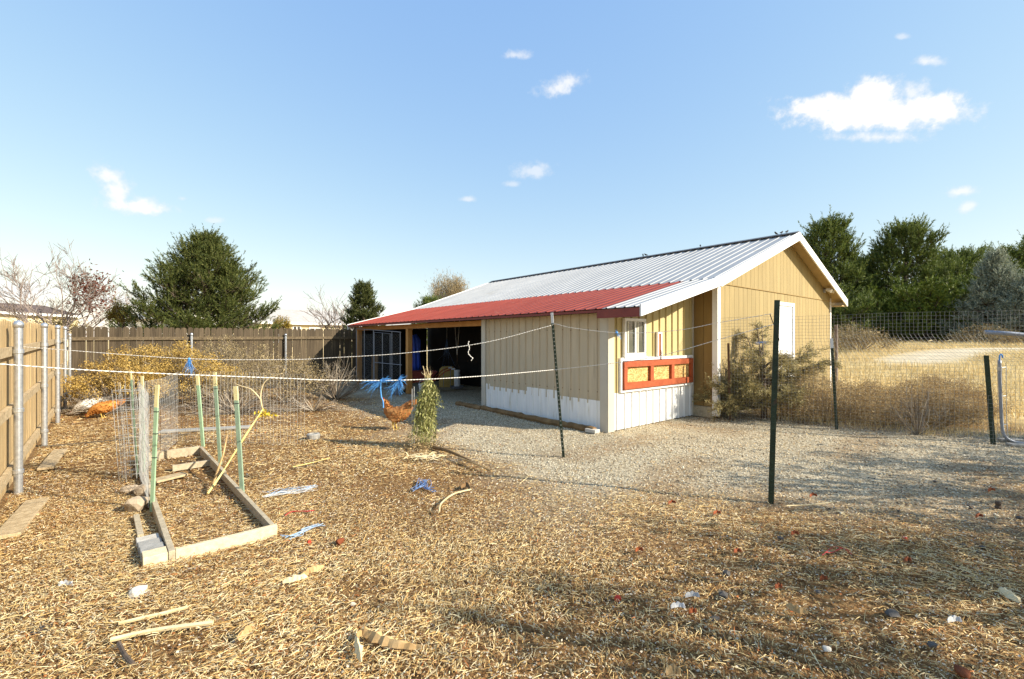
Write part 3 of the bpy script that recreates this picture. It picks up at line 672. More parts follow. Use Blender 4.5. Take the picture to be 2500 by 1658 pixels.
# ------------------------------------------------------------------ wooden fences
def picket_mesh(h, w=.139, th=.017):
    c = .03
    mb = MB().prism([(-w / 2, 0, 0), (w / 2, 0, 0), (w / 2, 0, h - c * 1.3), (w / 2 - c * .45, 0, h - c * .45), (w / 2 - c * 1.2, 0, h - .004), (0, 0, h), (-w / 2 + c * 1.2, 0, h - .004), (-w / 2 + c * .45, 0, h - c * .45), (-w / 2, 0, h - c * 1.3)], (0, th, 0))
    return mb
def wood_fence(name, label, A, D, Nn, L0, L1, htop, m, mr, posts, prm, zrails):
    """A origin on post line, D along, Nn towards yard; pickets behind (minus Nn)"""
    root = thing(name, label, 'fence', A + D * L0)
    pk = [picket_mesh(1.0).mesh('picket') for _ in range(1)]
    for q in pk: q.materials.append(m)
    ang = math.atan2(D.y, D.x); x = L0; k = 0
    while x < L1:
        z = htop(x) + random.uniform(-.012, .012)
        p = A + D * (x + .07) - Nn * (.085 + random.uniform(0, .006))
        if random.random() < .25: p += D * random.uniform(-.004, .004)
        Mx = Matrix.Translation(p + Vector((0, 0, .03))) @ Matrix.Rotation(ang + (math.pi if Nn.cross(D).z < 0 else 0), 4, 'Z') @ Matrix.Rotation(random.uniform(-.006, .006), 4, 'Y') @ Matrix.Diagonal((random.uniform(.97, 1.0), 1, z - .03, 1))
        inst('picket', pk[0], root, Mx)
        x += .1435; k += 1
    for zr in zrails:
        for j in range(len(prm) - 1):
            a, b = prm[j], prm[j + 1]
            za, zb = (htop(a) - zr, htop(b) - zr) if zr < 1 else (.18, .18)
            p = A + D * a - Nn * .08; q = A + D * (b - .004) - Nn * .08
            p.z, q.z = za, zb
            mb = MB().obox(p, q - p, Nn * .038, Vector((0, 0, .089)))
            mb.build('rail', mr, root)
    for j, (x, hz, rad) in enumerate(posts):
        p = A + D * x
        po = MB().tube([p, p + Vector((0, 0, hz - .03))], rad, 16).build('post', M['galv'], root, smooth=False)
        MB().lathe([(rad + .006, -.05), (rad + .007, -.01), (rad * .8, .012), (rad * .3, .022), (0.001, .024)], p + Vector((0, 0, hz - .02)), 16).build('cap', M['galv'], po, smooth=True)
        for zr in zrails:
            zz = (htop(x) - zr if zr < 1 else .18) + .045
            MB().lathe([(rad + .004, -.02), (rad + .008, -.018), (rad + .008, .018), (rad + .004, .02)], p + Vector((0, 0, zz)), 16).build('bracket', M['galv'], po)
            MB().obox(p + Vector((0, 0, zz - .018)) - Nn * (rad + .03) - D * .05, D * .1, Nn * .006, Vector((0, 0, .036))).build('bracket', M['galv'], po)
    return root
lh = lambda x: 1.745 + .0145 * max(x, -2)
wood_fence('board_fence', 'tan wooden board fence with steel posts along the left edge', FP1, FD, FN, -2.2, 9.36, lh, M['fence_tan'], M['rail_tan'],
           [(-2.44, 1.74, .032), (0, 1.74, .034), (2.72, 1.79, .034), (5.28, 1.82, .034), (7.5, 1.84, .032)], [-2.2, 0, 2.72, 5.28, 7.5, 9.3], (.36, .95, 2))
bh = lambda x: 1.885 + .006 * x
wood_fence('board_fence', 'weathered grey-brown board fence running across the back of the yard', FCORNER, BD, FD * -1, 0.02, 8.1, bh, M['fence_old'], M['rail_old'],
           [(.0, 1.70, .03), (2.55, 1.74, .032), (5.09, 1.74, .032), (7.6, 1.74, .03)], [0.02, 2.55, 5.09, 7.6, 8.1], (.36, 1.0, 2))
# kick boards on the ground by the left fence
for (a, b, w, lab) in ((G(0, 1300), G(62, 1232), .16, 'loose grey plank lying on the ground at the left edge by the fence'), (G(100, 1140), G(130, 1105), .14, 'short weathered plank on the ground beside the second fence post')):
    d = (b - a); n_ = Vector((-d.y, d.x, 0)).normalized()
    o = MB().obox(a - d * .3 + Vector((0, 0, .012)), d * 1.3, n_ * -w, Vector((0, 0, .028))).build('plank', M['rail_tan'], bevel=.004); tag(o, lab, 'plank')

# ------------------------------------------------------------------ T-posts and ropes
def tpost(label, base, top, m, mtop=None, ltop=.0, w=.035, group='steel fence posts', cat='fence post'):
    r = thing('steel_post', label, cat, base, 0, group)
    base, top = Vector(base) - Vector((0, 0, .02)), Vector(top); d = top - base; z = d.normalized(); x = Vector((.9, -.43, 0)); x = (x - z * x.dot(z)).normalized(); y = z.cross(x)
    def seg(a, b, nm, mm):
        mb = MB(); t = .0045; A = base + d * a; E = d * (b - a); w2 = w / 2
        mb.prism([A + x * -w2 + y * 0, A + x * w2, A + x * w2 + y * t, A + x * t / 2 + y * t, A + x * t / 2 + y * w, A - x * t / 2 + y * w, A - x * t / 2 + y * t, A - x * w2 + y * t], E)
        mb.build(nm, mm, r)
    f = 1 - ltop / d.length
    seg(0, f, 'shaft', m)
    if ltop: seg(f, 1, 'top', mtop)
    mb = MB(); n = int(d.length * f / .055)
    for k in range(2, n):
        p = base + z * (k * .055); mb.obox(p - x * .008 - y * .009, x * .016, y * .010, z * .014)
    o = mb.build('studs', M['stud'] if mtop and w < .04 else m, r); tag(o, kind='stuff')
    return r
TP1b, TP1t = G(1376, 1117), Vector((.524, 6.08, 1.905))
TP2b, TP2t = G(1882, 1228), Vector((2.515, 4.37, 1.925))
tpost('dark green steel T-post with a white tip standing in the gravel', TP1b, TP1t, M['post_green'], M['post_white'], .14)
tpost('tall dark steel T-post nearest the viewer, right of the shed hatch', TP2b, TP2t, M['post_green'], w=.048)
PB, PC, PA = G(2043, 1048), G(2425, 1084), Vector((4.19, 8.85, 0))
tpost('dark steel post with a white sleeve in the wire fence by the shed corner', PB, P(2030, 826, PB.y), M['post_green'], M['post_white'], .17, w=.045)
tpost('leaning dark steel post beside the tubular gate', PC, P(2408, 868, PC.y), M['post_green'], w=.06)
tpost('thin rusty post behind the juniper bush at the shed corner', PA, P(1778, 838, PA.y), M['rust'], w=.04)
# thin grey post behind
pp = Vector((9.85, 14.0, .1)); o = MB().tube([pp, pp + Vector((0, 0, 1.9))], .045, 10).build('fence_post', M['bark_grey']); tag(o, 'thin grey post standing in the dry field past the shed corner', 'fence post')

def plan_line(a, b, pix):
    """points over the plan line a-b whose picture is pix"""
    out = []
    for (px, py) in pix:
        r = (px - CX) / F; d = b - a; den = d.x - r * d.y; k = (r * a.y - a.x) / den
        Yv = a.y + d.y * k; out.append(P(px, py, Yv))
    return out
def smooth_pts(pts, n):
    """Catmull-Rom resample"""
    res = []; q = [pts[0] * 2 - pts[1]] + list(pts) + [pts[-1] * 2 - pts[-2]]
    for i in range(1, len(q) - 2):
        for k in range(n):
            t = k / n; a, b, c, d = q[i - 1], q[i], q[i + 1], q[i + 2]
            res.append(.5 * ((2 * b) + (c - a) * t + (2 * a - 5 * b + 4 * c - d) * t * t + (3 * b - a - 3 * c + d) * t ** 3))
    res.append(q[-2]); return res
def rope(name, label, pts, r=.0048, step=.012, m='rope', group='white ropes'):
    pts = smooth_pts(pts, 12); out = [pts[0]]
    for p in pts[1:]:
        d = p - out[-1]; n = max(1, int(d.length / step)); q = out[-1].copy()
        for k in range(n): out.append(q + d * ((k + 1) / n))
    o = MB().tube(out, r, 8, True, 2, .38, 2 * math.pi / .07).build(name, M[m], smooth=True); tag(o, label, 'rope', group); return o
T1p = Vector((.56, 6.05, 0)); T2p = Vector((2.50, 4.35, 0))
LA = Vector((-5.42, 5.2, 0)); LB = Vector((-3.35, 2.75, 0))
pa = plan_line(LA, T1p, [(0, 842), (175, 856), (462, 876), (700, 878), (800, 874), (989, 862), (1180, 837), (1345, 795)])
endA = LA + Vector((0, 0, pa[0].z + .02))
rope('rope', 'upper white rope stretched from the left fence to the white-tipped post', [endA] + pa if endA.x < pa[0].x else pa, .0036)
pb = plan_line(LB, T1p, [(0, 889), (296, 908), (700, 924), (800, 928), (989, 928), (1180, 918), (1351, 903)])
rope('rope', 'lower twisted white rope crossing the yard in front of the garden bed', [LB + Vector((0, 0, pb[0].z + .03))] + pb, .0042)
pc = plan_line(T1p, T2p, [(1347, 795), (1356, 791), (1400, 801), (1518, 813), (1649, 807), (1760, 787), (1885, 766)])
rope('rope', 'thin upper rope sagging in front of the small shed window', pc, .0028)
pd = plan_line(T1p, T2p, [(1351, 903), (1487, 888), (1607, 870), (1755, 829), (1888, 792)])
rope('rope', 'lower rope rising in front of the red hatch to the nearest post', pd, .0034)
# hanging loose end tied on the upper rope
hp = plan_line(LA, T1p, [(1150, 842)])[0]
hq = [P(x, y, hp.y) for x, y in ((1145, 833), (1143, 840), (1146, 850), (1143, 862), (1150, 871), (1154, 874), (1150, 881))]
rope('rope', 'short white rope end dangling in front of the dark lean-to bay', hq, .0045)

def frayed(name, label, anchor, segs, m, n=80, ln=(.1, .2), w=.0026, group='blue twine', cat='twine'):
    """tuft of plastic strands: segs = list of (direction, spread, length)"""
    r = thing(name, label, cat, anchor, 0, group)
    for (d, spread, L) in segs:
        d = np.array(d, float); d /= np.linalg.norm(d)
        p0 = np.array(anchor)[None] + rng.normal(size=(n, 3)) * .006
        dd = nrm(d[None] + rng.normal(size=(n, 3)) * spread); l = L * rng.uniform(.35, 1.1, n)
        p1 = p0 + dd * (l * .5)[:, None] + rng.normal(size=(n, 3)) * .012; p2 = p1 + nrm(dd + rng.normal(size=(n, 3)) * .45 + np.array([0, 0, -.35])) * (l * .5)[:, None]
        o = npmesh('strands', ribbons(p0, p1, p2, np.full(n, w)), RIB, M[m], r); tag(o, kind='stuff')
    k = MB().tube([Vector(anchor) + Vector((-.012, 0, 0)), Vector(anchor), Vector(anchor) + Vector((.012, 0, 0))], [.008, .014, .008], 8); k.build('knot', M[m], r, smooth=True)
    return r
b1 = plan_line(LB, T1p, [(930, 930)])[0]; b2 = plan_line(LB, T1p, [(975, 927)])[0]
r1 = frayed('twine_tuft', 'frayed blue twine with a long tail hanging from the lower rope', b1, [((-1, 0, -.1), .10, .20), ((-.8, 0, -.75), .13, .17), ((1, 0, .15), .10, .12)], 'twine', 42)
tl = [b1, P(929, 948, b1.y), P(931, 968, b1.y), P(935, 980, b1.y), P(936, 996, b1.y)]
MB().tube(smooth_pts(tl, 4), .007, 6).build('tail', M['twine'], r1)
frayed('twine_tuft', 'smaller frayed blue twine tuft beside the wooden post', b2, [((-.85, 0, -1), .10, .21), ((.3, 0, -1), .13, .15), ((.5, 0, .35), .3, .08)], 'twine', 42)
b3 = plan_line(LA, T1p, [(462, 876)])[0]
frayed('twine_tuft', 'blue twine bow on the upper rope above the garden bed', b3, [((-.2, 0, -1), .10, .18), ((.12, 0, -1), .08, .21)], 'twine', 40)
b4 = plan_line(T1p, T2p, [(1506, 812)])[0]
frayed('twine_tuft', 'tiny blue twine tie on the rope beside the shed window', b4, [((.7, 0, -.8), .1, .09), ((-.3, 0, .3), .4, .03)], 'twine', 16)
b5 = P(1860, 836, 8.3)
frayed('twine_tuft', 'bit of blue twine caught in the juniper bush', b5, [((-1, 0, -.25), .15, .14), ((1, 0, .2), .2, .12)], 'twine_dark', 20)
# black clip wire on the nearest post
cw = [P(1880, 768, 4.33), P(1888, 790, 4.33), P(1897, 812, 4.33), P(1903, 832, 4.33)]
o = MB().tube(smooth_pts(cw, 4), .004, 5).build('wire_tie', M['tie_black']); tag(o, 'dark tie wire twisted round the top of the nearest post', 'wire')

# ------------------------------------------------------------------ wire mesh fence on the right
def wire_net(name, path, ztop, zbot, sp, r, parent, m, drop=None, spz=None, wob_=.004):
    """path: list of plan points; returns one mesh of wires"""
    spz = spz or sp
    L = [0]; 
    for k in range(1, len(path)): L.append(L[-1] + (path[k] - path[k - 1]).length)
    def at(x):
        for k in range(1, len(path)):
            if x <= L[k] or k == len(path) - 1:
                return path[k - 1] + (path[k] - path[k - 1]) * ((x - L[k - 1]) / max(L[k] - L[k - 1], 1e-6))
    nv = int(L[-1] / sp); zs = np.arange(zbot, ztop(0) + 1e-6, spz); nz = len(zs)
    pos = np.zeros((nv + 1, nz, 3))
    for i in range(nv + 1):
        x = i * sp; zt = ztop(x)
        for j in range(nz):
            z = zbot + (zt - zbot) * j / (nz - 1); sh = drop(x, z) if drop else 0
            p = at(min(max(x + sh, 0), L[-1])); pos[i, j] = (p.x, p.y, z)
    pos += rng.normal(size=pos.shape) * wob_ * .4
    segs = np.concatenate([np.stack([pos[:, :-1], pos[:, 1:]], 2).reshape(-1, 2, 3), np.stack([pos[:-1], pos[1:]], 2).reshape(-1, 2, 3)])
    a, b = segs[:, 0], segs[:, 1]; d = nrm(b - a); u = nrm(np.cross(d, np.array([.31, .52, .79]))); w_ = np.cross(d, u)
    ring = [u * math.cos(t) * r + w_ * math.sin(t) * r for t in (0, 2.094, 4.189)]
    V = np.stack([a + ring[0], a + ring[1], a + ring[2], b + ring[0], b + ring[1], b + ring[2]], 1)
    o = npmesh(name, V, [(0, 1, 4, 3), (1, 2, 5, 4), (2, 0, 3, 5)], m, parent); tag(o, kind='stuff'); return o
wf = thing('wire_fence', 'sagging galvanized wire mesh fence from the shed corner to the gate', 'wire fence', PA)
q = [Vector((4.06, 8.98, 0)), PA, PB + Vector((0, -.05, 0)), PC + Vector((-.02, -.03, 0)), Vector((8.9, 6.3, 0))]
def drop_(x, z):
    f = min(max((x - 1.2) / 1.6, 0), 1)
    return f * .42 * max(0, min((1.66 - z) / .45, 1)) ** 1.5
wire_net('wire_mesh', q, lambda x: 1.965 + .008 * math.sin(x * 3) + .015 * x * .3, .03, .052, .0019, wf, M['mesh_wire'], drop_, .056)
wire_net_second = None
# gate of bent pipe
gt = thing('pipe_gate', 'grey bent-pipe gate with a blue latch at the right edge', 'gate', G(2452, 1072))
Yg = 7.0
gp = [P(2440, 880, Yg), P(2441, 930, Yg), P(2444, 1000, Yg - .02), P(2447, 1045, Yg - .04), P(2453, 1065, Yg - .06), P(2470, 1077, Yg - .09), P(2500, 1083, Yg - .14), P(2580, 1090, Yg - .3)]
MB().tube(smooth_pts(gp, 5), 0.022, 10).build('frame', M['gate_pipe'], gt, smooth=True)
MB().tube([P(2440, 896, Yg), P(2440.5, 905, Yg)], .03, 10).build('collar', M['galv'], gt)
lt = [P(2440, 888, Yg), P(2441, 868, Yg), P(2446, 866, Yg), P(2448, 874, Yg)]
MB().tube(smooth_pts(lt, 4), .010, 8).build('latch', M['twine'], gt, smooth=True)
MB().tube([P(2456, 890, Yg), P(2457, 1000, Yg - .03), P(2461, 1072, Yg - .08)], .004, 5).build('tension_bar', M['galv_wire'], gt)
for yy in (898, 968, 1038):
    MB().tube([P(2442, yy, Yg), P(2457, yy - 2, Yg)], .006, 5).build('tension_band', M['galv_wire'], gt)
pr = thing('pipe_rail', 'thick grey horizontal pipe across the wire mesh at the right edge', 'pipe', Vector((9.2, 6.9, 0)))
MB().tube([P(2405, 811, 7.3), P(2470, 815, 7.2), P(2500, 818, 7.15), Vector((9.2, 6.9, 1.60))], 0.034, 12).build('rail', M['gate_pipe'], pr, smooth=True)
MB().tube([Vector((9.2, 6.9, 0)), Vector((9.2, 6.9, 1.9))], .036, 12).build('post', M['galv'], pr, smooth=True)
for (a, b, c) in ((2455, 1078, .3), (2478, 1090, .25)):
    p = G(a, b); o = MB().obox(p + Vector((-.1, -.05, .008)), (c, -.05, 0), (.03, .12, 0), (0, 0, .035)).build('paver', M['paver'], bevel=.006)
    tag(o, 'flat grey paver under the gate pipe, ' + ('left one' if a == 2455 else 'right one'), 'paver', 'pavers under the gate')

# ------------------------------------------------------------------ kennel of chain link at the far end
kn = thing('kennel', 'grey chain-link kennel with a gate at the far end of the lean-to', 'kennel', Lw(-.12, 10.75))
def kp(t, z, s=-.14): return Lw(s, t, z)
ktop = lambda t: 1.76 + (t - 7.3) * .048
for t in (10.75, 10.05):
    MB().tube([kp(t, 0), kp(t, ktop(t))], .013, 8).build('frame_pipe', M['gate_pipe'], kn)
MB().tube([kp(10.75, ktop(10.75)), kp(7.35, ktop(7.35))], .013, 8).build('frame_pipe', M['gate_pipe'], kn)
MB().tube([kp(9.3, 0, -.14), kp(9.3, ktop(9.3), -.14)], .014, 8).build('frame_pipe', M['gate_pipe'], kn)
kg = MB().tube([kp(9.22, .06, -.15), kp(9.22, ktop(9.2) - .07, -.15), kp(8.05, ktop(8.05) - .07, -.15), kp(8.05, .06, -.15), kp(9.22, .06, -.15)], .012, 8).build('gate', M['gate_pipe'], kn)
MB().tube([kp(9.22, .82, -.15), kp(7.3, .82, -.15)], .011, 8).build('crossbar', M['gate_pipe'], kg)
MB().tube([kp(8.6, .06, -.15), kp(8.6, ktop(8.6) - .07, -.15)], .013, 8).build('crossbar', M['gate_pipe'], kg)
for t in (7.95, 7.4): MB().tube([kp(t, 0), kp(t, ktop(t))], .013, 8).build('frame_pipe', M['gate_pipe'], kn)
# diamond mesh
def chainlink(t0, t1, zt, s, step=.095):
    segs = []
    n = int((t1 - t0 + zt) / step)
    for k in range(n):
        a0 = t0 - zt + k * step
        ta, tb = max(a0, t0), min(a0 + zt, t1)
        if tb > ta: segs.append((kp(ta, ta - a0 + .03, s), kp(tb, tb - a0 + .03, s)))
        a1 = t0 + k * step
        ta, tb = max(a1 - zt, t0), min(a1, t1)
        if tb > ta: segs.append((kp(ta, a1 - ta + .03, s), kp(tb, a1 - tb + .03, s)))
    a = np.array([tuple(x[0]) for x in segs]); b = np.array([tuple(x[1]) for x in segs])
    d = nrm(b - a); u = nrm(np.cross(d, np.array([.31, .52, .79]))); w_ = np.cross(d, u); r = .0013
    ring = [u * math.cos(t) * r + w_ * math.sin(t) * r for t in (0, 2.094, 4.189)]
    return np.stack([a + ring[0], a + ring[1], a + ring[2], b + ring[0], b + ring[1], b + ring[2]], 1)
o = npmesh('chain_link', chainlink(7.4, 10.75, 1.7, -.13), [(0, 1, 4, 3), (1, 2, 5, 4), (2, 0, 3, 5)], M['mesh_wire'], kn); tag(o, kind='stuff')
# brown board leaning in the kennel
o = MB().obox(Lw(.35, 10.6, .02), UU * -.5, VV * -.03, Vector((.0, .05, 1.0))).build('plywood_board', M['timber']); tag(o, 'brown plywood sheet standing inside the kennel', 'board')

# things inside the open bay
tb = thing('tarp', 'bright blue tarp hanging behind the wooden post', 'tarp', P(1018, 829, 15.6) * Vector((1, 1, 0)) if False else Vector((P(1018, 829, 15.6).x, 15.6, 0)))
mb = MB(); i0 = 0
for k in range(9):
    for j in range(7):
        px = 1004 + k * 2.6 + j * .6 + 1.5 * math.sin(k * 1.7 + j); py = 816 + j * 14.6 + (6 - k) * .5
        if j == 0: px = 1004 + k * 1.6
        mb.v.append(tuple(P(px, py, 15.6 + .05 * math.sin(k * 1.9))))
for k in range(8):
    for j in range(6):
        a = k * 7 + j; mb.f.append((a, a + 1, a + 8, a + 7))
o = mb.build('sheet', M['blue_tarp'], tb, smooth=True); s = o.modifiers.new('t', 'SOLIDIFY'); s.thickness = .006
MB().tube([P(1003, 815, 15.6), P(1010, 797, 15.6)], .006, 5).build('tie', M['rope'], tb)
bp_ = Vector((-2.12, 15.2, 0)); hb = thing('straw_bale', 'rounded golden straw bale at the back of the lean-to', 'bale', bp_)
mb = MB(); i = 0
prof = [(.27, 0), (.285, .1), (.285, .45), (.26, .58), (.18, .66), (.02, .68)]
for (r_, z) in prof:
    for j in range(20):
        th = 2 * math.pi * j / 20; sq = 1 / max(abs(math.cos(th)), abs(math.sin(th))) ** .6; rr_ = r_ * sq * (1 + .03 * math.sin(j * 3.3 + z * 9))
        mb.v.append((bp_.x + rr_ * math.cos(th), bp_.y + rr_ * .8 * math.sin(th), z))
for k in range(len(prof) - 1):
    for j in range(20): mb.f.append((k * 20 + j, k * 20 + (j + 1) % 20, (k + 1) * 20 + (j + 1) % 20, (k + 1) * 20 + j))
mb.f.append(tuple((len(prof) - 1) * 20 + j for j in range(20))); mb.build('body', M['hay'], hb, smooth=True)
for k in (-.1, .12):
    MB().tube([bp_ + Vector((k, -.25, .02)), bp_ + Vector((k, -.262, .3)), bp_ + Vector((k, -.22, .6)), bp_ + Vector((k, 0, .69))], .006, 5).build('baling_twine', M['twine_dark'], hb)
fp = Vector((P(1116, 829, 14.4).x, 14.4, 0)); fd = thing('hanging_feeder', 'white tube poultry feeder hung from cords in the lean-to', 'feeder', fp)
MB().lathe([(.085, .09), (.095, .10), (.095, .58), (.09, .60), (.07, .605)], fp, 20).build('tube', M['plastic_white'], fd, smooth=False)
MB().lathe([(.10, .03), (.20, .03), (.215, .10), (.205, .10), (.19, .045), (.09, .06)], fp, 20).build('pan', M['plastic_grey'], fd)
MB().tube([fp + Vector((-.09, 0, .58)), fp + Vector((-.06, 0, .72)), fp + Vector((0, 0, .82)), fp + Vector((.06, 0, .72)), fp + Vector((.09, 0, .58))], .005, 6).build('bail', M['rust'], fd)
ch = fp + Vector((0, 0, .82))
MB().tube([ch, ch + Vector((0, 0, .25))], .009, 6).build('chain', M['rust'], fd)
for px in (1109, 1123):
    MB().tube([ch + Vector((0, 0, .25)), Vector((P(px, 829, 14.4).x, 14.4, 2.25))], .007, 6).build('cord', M['rope'], fd)
# second feeder / buckets behind the plant
def bucket(label, p, r, h, m):
    k = thing('bucket', label, 'bucket', p)
    MB().lathe([(r * .82, 0), (r * .85, .01), (r, h), (r * 1.06, h), (r * 1.06, h - .03), (r * .96, h - .035), (r * .8, .02)], p, 18).build('body', m, k)
    MB().tube([p + Vector((r * math.cos(a), 0, h + .0 + r * .7 * math.sin(a))) for a in np.linspace(0, math.pi, 9)], .004, 5).build('handle', M['galv_wire'], k)
bucket('white bucket standing behind the hanging dried plant', Vector((P(1035, 829, 12.6).x, 12.6, 0)), .14, .34, M['plastic_white'])
bucket('pale grey bucket at the foot of the wooden post', Vector((P(970, 829, 13.0).x, 13.0, 0)), .13, .33, M['plastic_grey'])
# wheelbarrow
wp = Vector((P(1030, 829, 13.6).x, 13.6, 0)); wb = thing('wheelbarrow', 'dark red wheelbarrow parked under the lean-to behind the post', 'wheelbarrow', wp, R(15))
mb = MB(); i = 0
rim = [(-.45, -.3, .62), (.42, -.33, .62), (.42, .33, .62), (-.45, .3, .62)]; bot = [(-.28, -.2, .34), (.2, -.22, .34), (.2, .22, .34), (-.28, .2, .34)]
mb.v = rim + bot; mb.f = [(7, 6, 5, 4), (0, 1, 5, 4), (1, 2, 6, 5), (2, 3, 7, 6), (3, 0, 4, 7)]
o = mb.build('tray', M['wheelbarrow_red'], wb, world=False); s = o.modifiers.new('t', 'SOLIDIFY'); s.thickness = .008
for sy in (-1, 1):
    MB().tube([(-.55, sy * .08, .22), (-.2, sy * .18, .32), (.35, sy * .28, .36), (.65, sy * .32, .62), (.82, sy * .33, .68)], .018, 8).build('handle', M['stain_red'], wb, world=False, smooth=True)
    MB().tube([(.82, sy * .33, .68), (.93, sy * .33, .69)], .022, 8).build('grip', M['plastic_white'], wb, world=False)
    MB().tube([(.3, sy * .24, .35), (.36, sy * .24, 0), (.22, sy * .22, .0), (.1, sy * .2, .33)], .013, 6).build('leg', M['rust'], wb, world=False)
wh = MB(); wh.tube([(-.58 + .17 * math.cos(a), 0, .18 + .17 * math.sin(a)) for a in np.linspace(0, 2 * math.pi, 21)], .045, 8, cap=False)
wh = wh.build('wheel', M['rubber'], wb, world=False, smooth=True)
MB().tube([(-.58, -.05, .18), (-.58, .05, .18)], .10, 12).build('rim', M['galv'], wh, world=False)
# blue cord hank on the black back sheet
hk = Vector((P(1091, 829, 15.9).x, 15.9, 1.55))
r2 = frayed('twine_tuft', 'blue cord hank hanging against the dark back of the lean-to', hk, [((0, 0, -1), .12, .95)], 'twine_dark', 30, w=.006)
MB().tube([hk, hk + Vector((0, 0, .45))], .006, 5).build('cord', M['rope'], r2)
# edging timbers along the lean-to wall
xs_ = [(4.3, 3.3), (3.28, 2.0), (1.98, .85), (.83, .12)]
for k, (a, b) in enumerate(xs_):
    mb = MB(); n = 8; offs = [-.30 + .03 * (k % 2), -.12]
    pts = [Lw(-.2 + .02 * math.sin(k * 2.1), a + (b - a) * j / n, .035 + .006 * math.sin(j * 1.7 + k)) for j in range(n + 1)]
    mb.tube(pts, [.062 + .008 * math.sin(j * 2.3 + k) for j in range(n + 1)], 8)
    o = mb.build('landscape_timber', M['timber'], smooth=False)
    tag(o, ['farthest worn brown edging timber, sticking out past the lean-to wall', 'second worn edging timber from the open bay along the wall', 'third worn edging timber from the open bay along the wall', 'short edging timber nearest the shed corner'][k], 'timber', 'edging timbers along the lean-to wall')
o = MB().obox(Lw(-.30, .02, .005), UU * .22, VV * .13, Vector((0, 0, .06))).build('concrete_block', M['stone_pale'], bevel=.008); tag(o, 'pale concrete block at the shed corner end of the edging timbers', 'block')

# ------------------------------------------------------------------ garden bed
DU = Vector((-.668, .744, 0)); DVv = Vector((.744, .668, 0))
B0 = Vector((-2.33, 3.19, 0)); BW, BL = .62, 3.55
bed = thing('garden_bed', 'long raised garden bed frame of pale boards beside green stakes', 'garden bed', B0)
def bd(a, b, z=0.0): return B0 + DVv * a + DU * b + Vector((0, 0, z))
MB().obox(bd(.002, 0), DVv * (BW + .03), DU * .038, Vector((0, 0, .092))).build('board', M['lumber'], bed, bevel=.003)
MB().obox(bd(-.038, 0), DVv * .038, DU * 2.2, Vector((0, 0, .094))).build('board', M['lumber_grey'], bed, bevel=.003)
MB().obox(bd(-.038, 2.205), DVv * .038, DU * 1.35, Vector((0, 0, .088))).build('board', M['lumber_grey'], bed, bevel=.003)
MB().obox(bd(BW, .045), DVv * .034, DU * 1.9, Vector((0, 0, .075))).build('board', M['lumber_grey'], bed, bevel=.003)
MB().obox(bd(BW, 1.95), DVv * .034, DU * 1.6, Vector((0, 0, .10))).build('board', M['lumber_grey'], bed, bevel=.003)
MB().obox(bd(.0, BL - .04), DVv * BW, DU * .038, Vector((0, 0, .11))).build('board', M['lumber_grey'], bed, bevel=.003)
MB().obox(bd(.25, 2.75), DVv * .40, DU * .038, Vector((0, 0, .07))).build('board', M['lumber_grey'], bed, bevel=.003)
o = MB().obox(bd(.02, 2.25, .012), DVv * .34 + DU * .14, DU * .14 - DVv * .05, Vector((0, 0, .022))).build('plank', M['rail_tan'], bevel=.003); tag(o, 'brown plank lying inside the garden bed', 'plank')
MB().obox(bd(-.175, .62, 0), DVv * .04, DU * .55, Vector((0, 0, .05))).build('board', M['lumber_grey'], bed, bevel=.003)
o = MB().obox(bd(-.175, .005, 0), DVv * .133, DU * .13, Vector((0, 0, .089))).build('timber_block', M['lumber'], bevel=.003); tag(o, 'pale cut timber block at the near corner of the garden bed', 'block')
for k in range(3):
    o = MB().obox(bd(-.18 - .004 * k, .145 + k * .135, 0), DVv * .136, DU * .128, Vector((0, 0, .078 - .01 * k))).build('paver', M['paver'] if k < 2 else M['stone_pale'], bevel=.004)
    tag(o, ['grey paver next to the pale timber block beside the garden bed', 'middle grey paver in the row beside the garden bed', 'pale paver farthest along the row beside the garden bed'][k], 'paver', 'pavers beside the garden bed')
def stake(label, base, top, m, w=.034, bare=.14, ties=4):
    r = thing('garden_stake', label, 'stake', base, 0, 'green garden stakes')
    base, top = Vector(base), Vector(top); d = top - base; z = d.normalized(); x = Vector((1, 0, 0)); x = (x - z * x.dot(z)).normalized(); y = z.cross(x)
    def seg(a, b, nm, mm, g=0):
        w2 = w * .41 + g; A = base + d * a
        MB().prism([A - x * w2 - y * w2 * .5, A + x * w2 - y * w2 * .5, A + x * w2 + y * w2 * .5, A - x * w2 + y * w2 * .5], d * (b - a)).build(nm, mm, r)
    f = 1 - bare / d.length
    seg(0, f, 'shaft', m); seg(f, 1, 'tip', M['stake_bare'])
    for k in range(ties):
        q_ = f - .03 - k * (.5 / max(ties, 1)) - random.uniform(0, .04); 
        if q_ > .1: seg(q_, q_ + .006, 'tie', M['tie_black'], .003)
S1b = G(371, 1250); S2b = G(351, 1172); S3b = G(496, 1092); S4b = G(538, 1135); S5b = G(592, 1211); S0b = G(336, 1165)
stake('nearest green garden stake at the left of the raised bed', S1b, P(384, 940, S1b.y), M['stake_green'], .038, .20, 3)
stake('dull green garden stake just behind the nearest one at left', S2b, P(347, 918, S2b.y), M['stake_teal'], .034, .15, 4)
stake('leftmost thin rusty-topped garden stake in the rolled wire', S0b, P(319, 905, S0b.y), M['stake_teal'], .022, .10, 0)
stake('farthest green garden stake at the back of the bed', S3b, P(482, 917, S3b.y), M['stake_green'], .05, .14, 0)
stake('tallest green garden stake in the middle of the right side', S4b, P(524, 909, S4b.y), M['stake_teal'], .046, .17, 1)
stake('nearest green garden stake on the right side of the bed', S5b, P(575, 943, S5b.y), M['stake_teal'], .046, .14, 1)
net = thing('wire_netting', 'thin wire netting strung round the garden stakes', 'wire netting', S2b)
Eb = G(750, 1090)
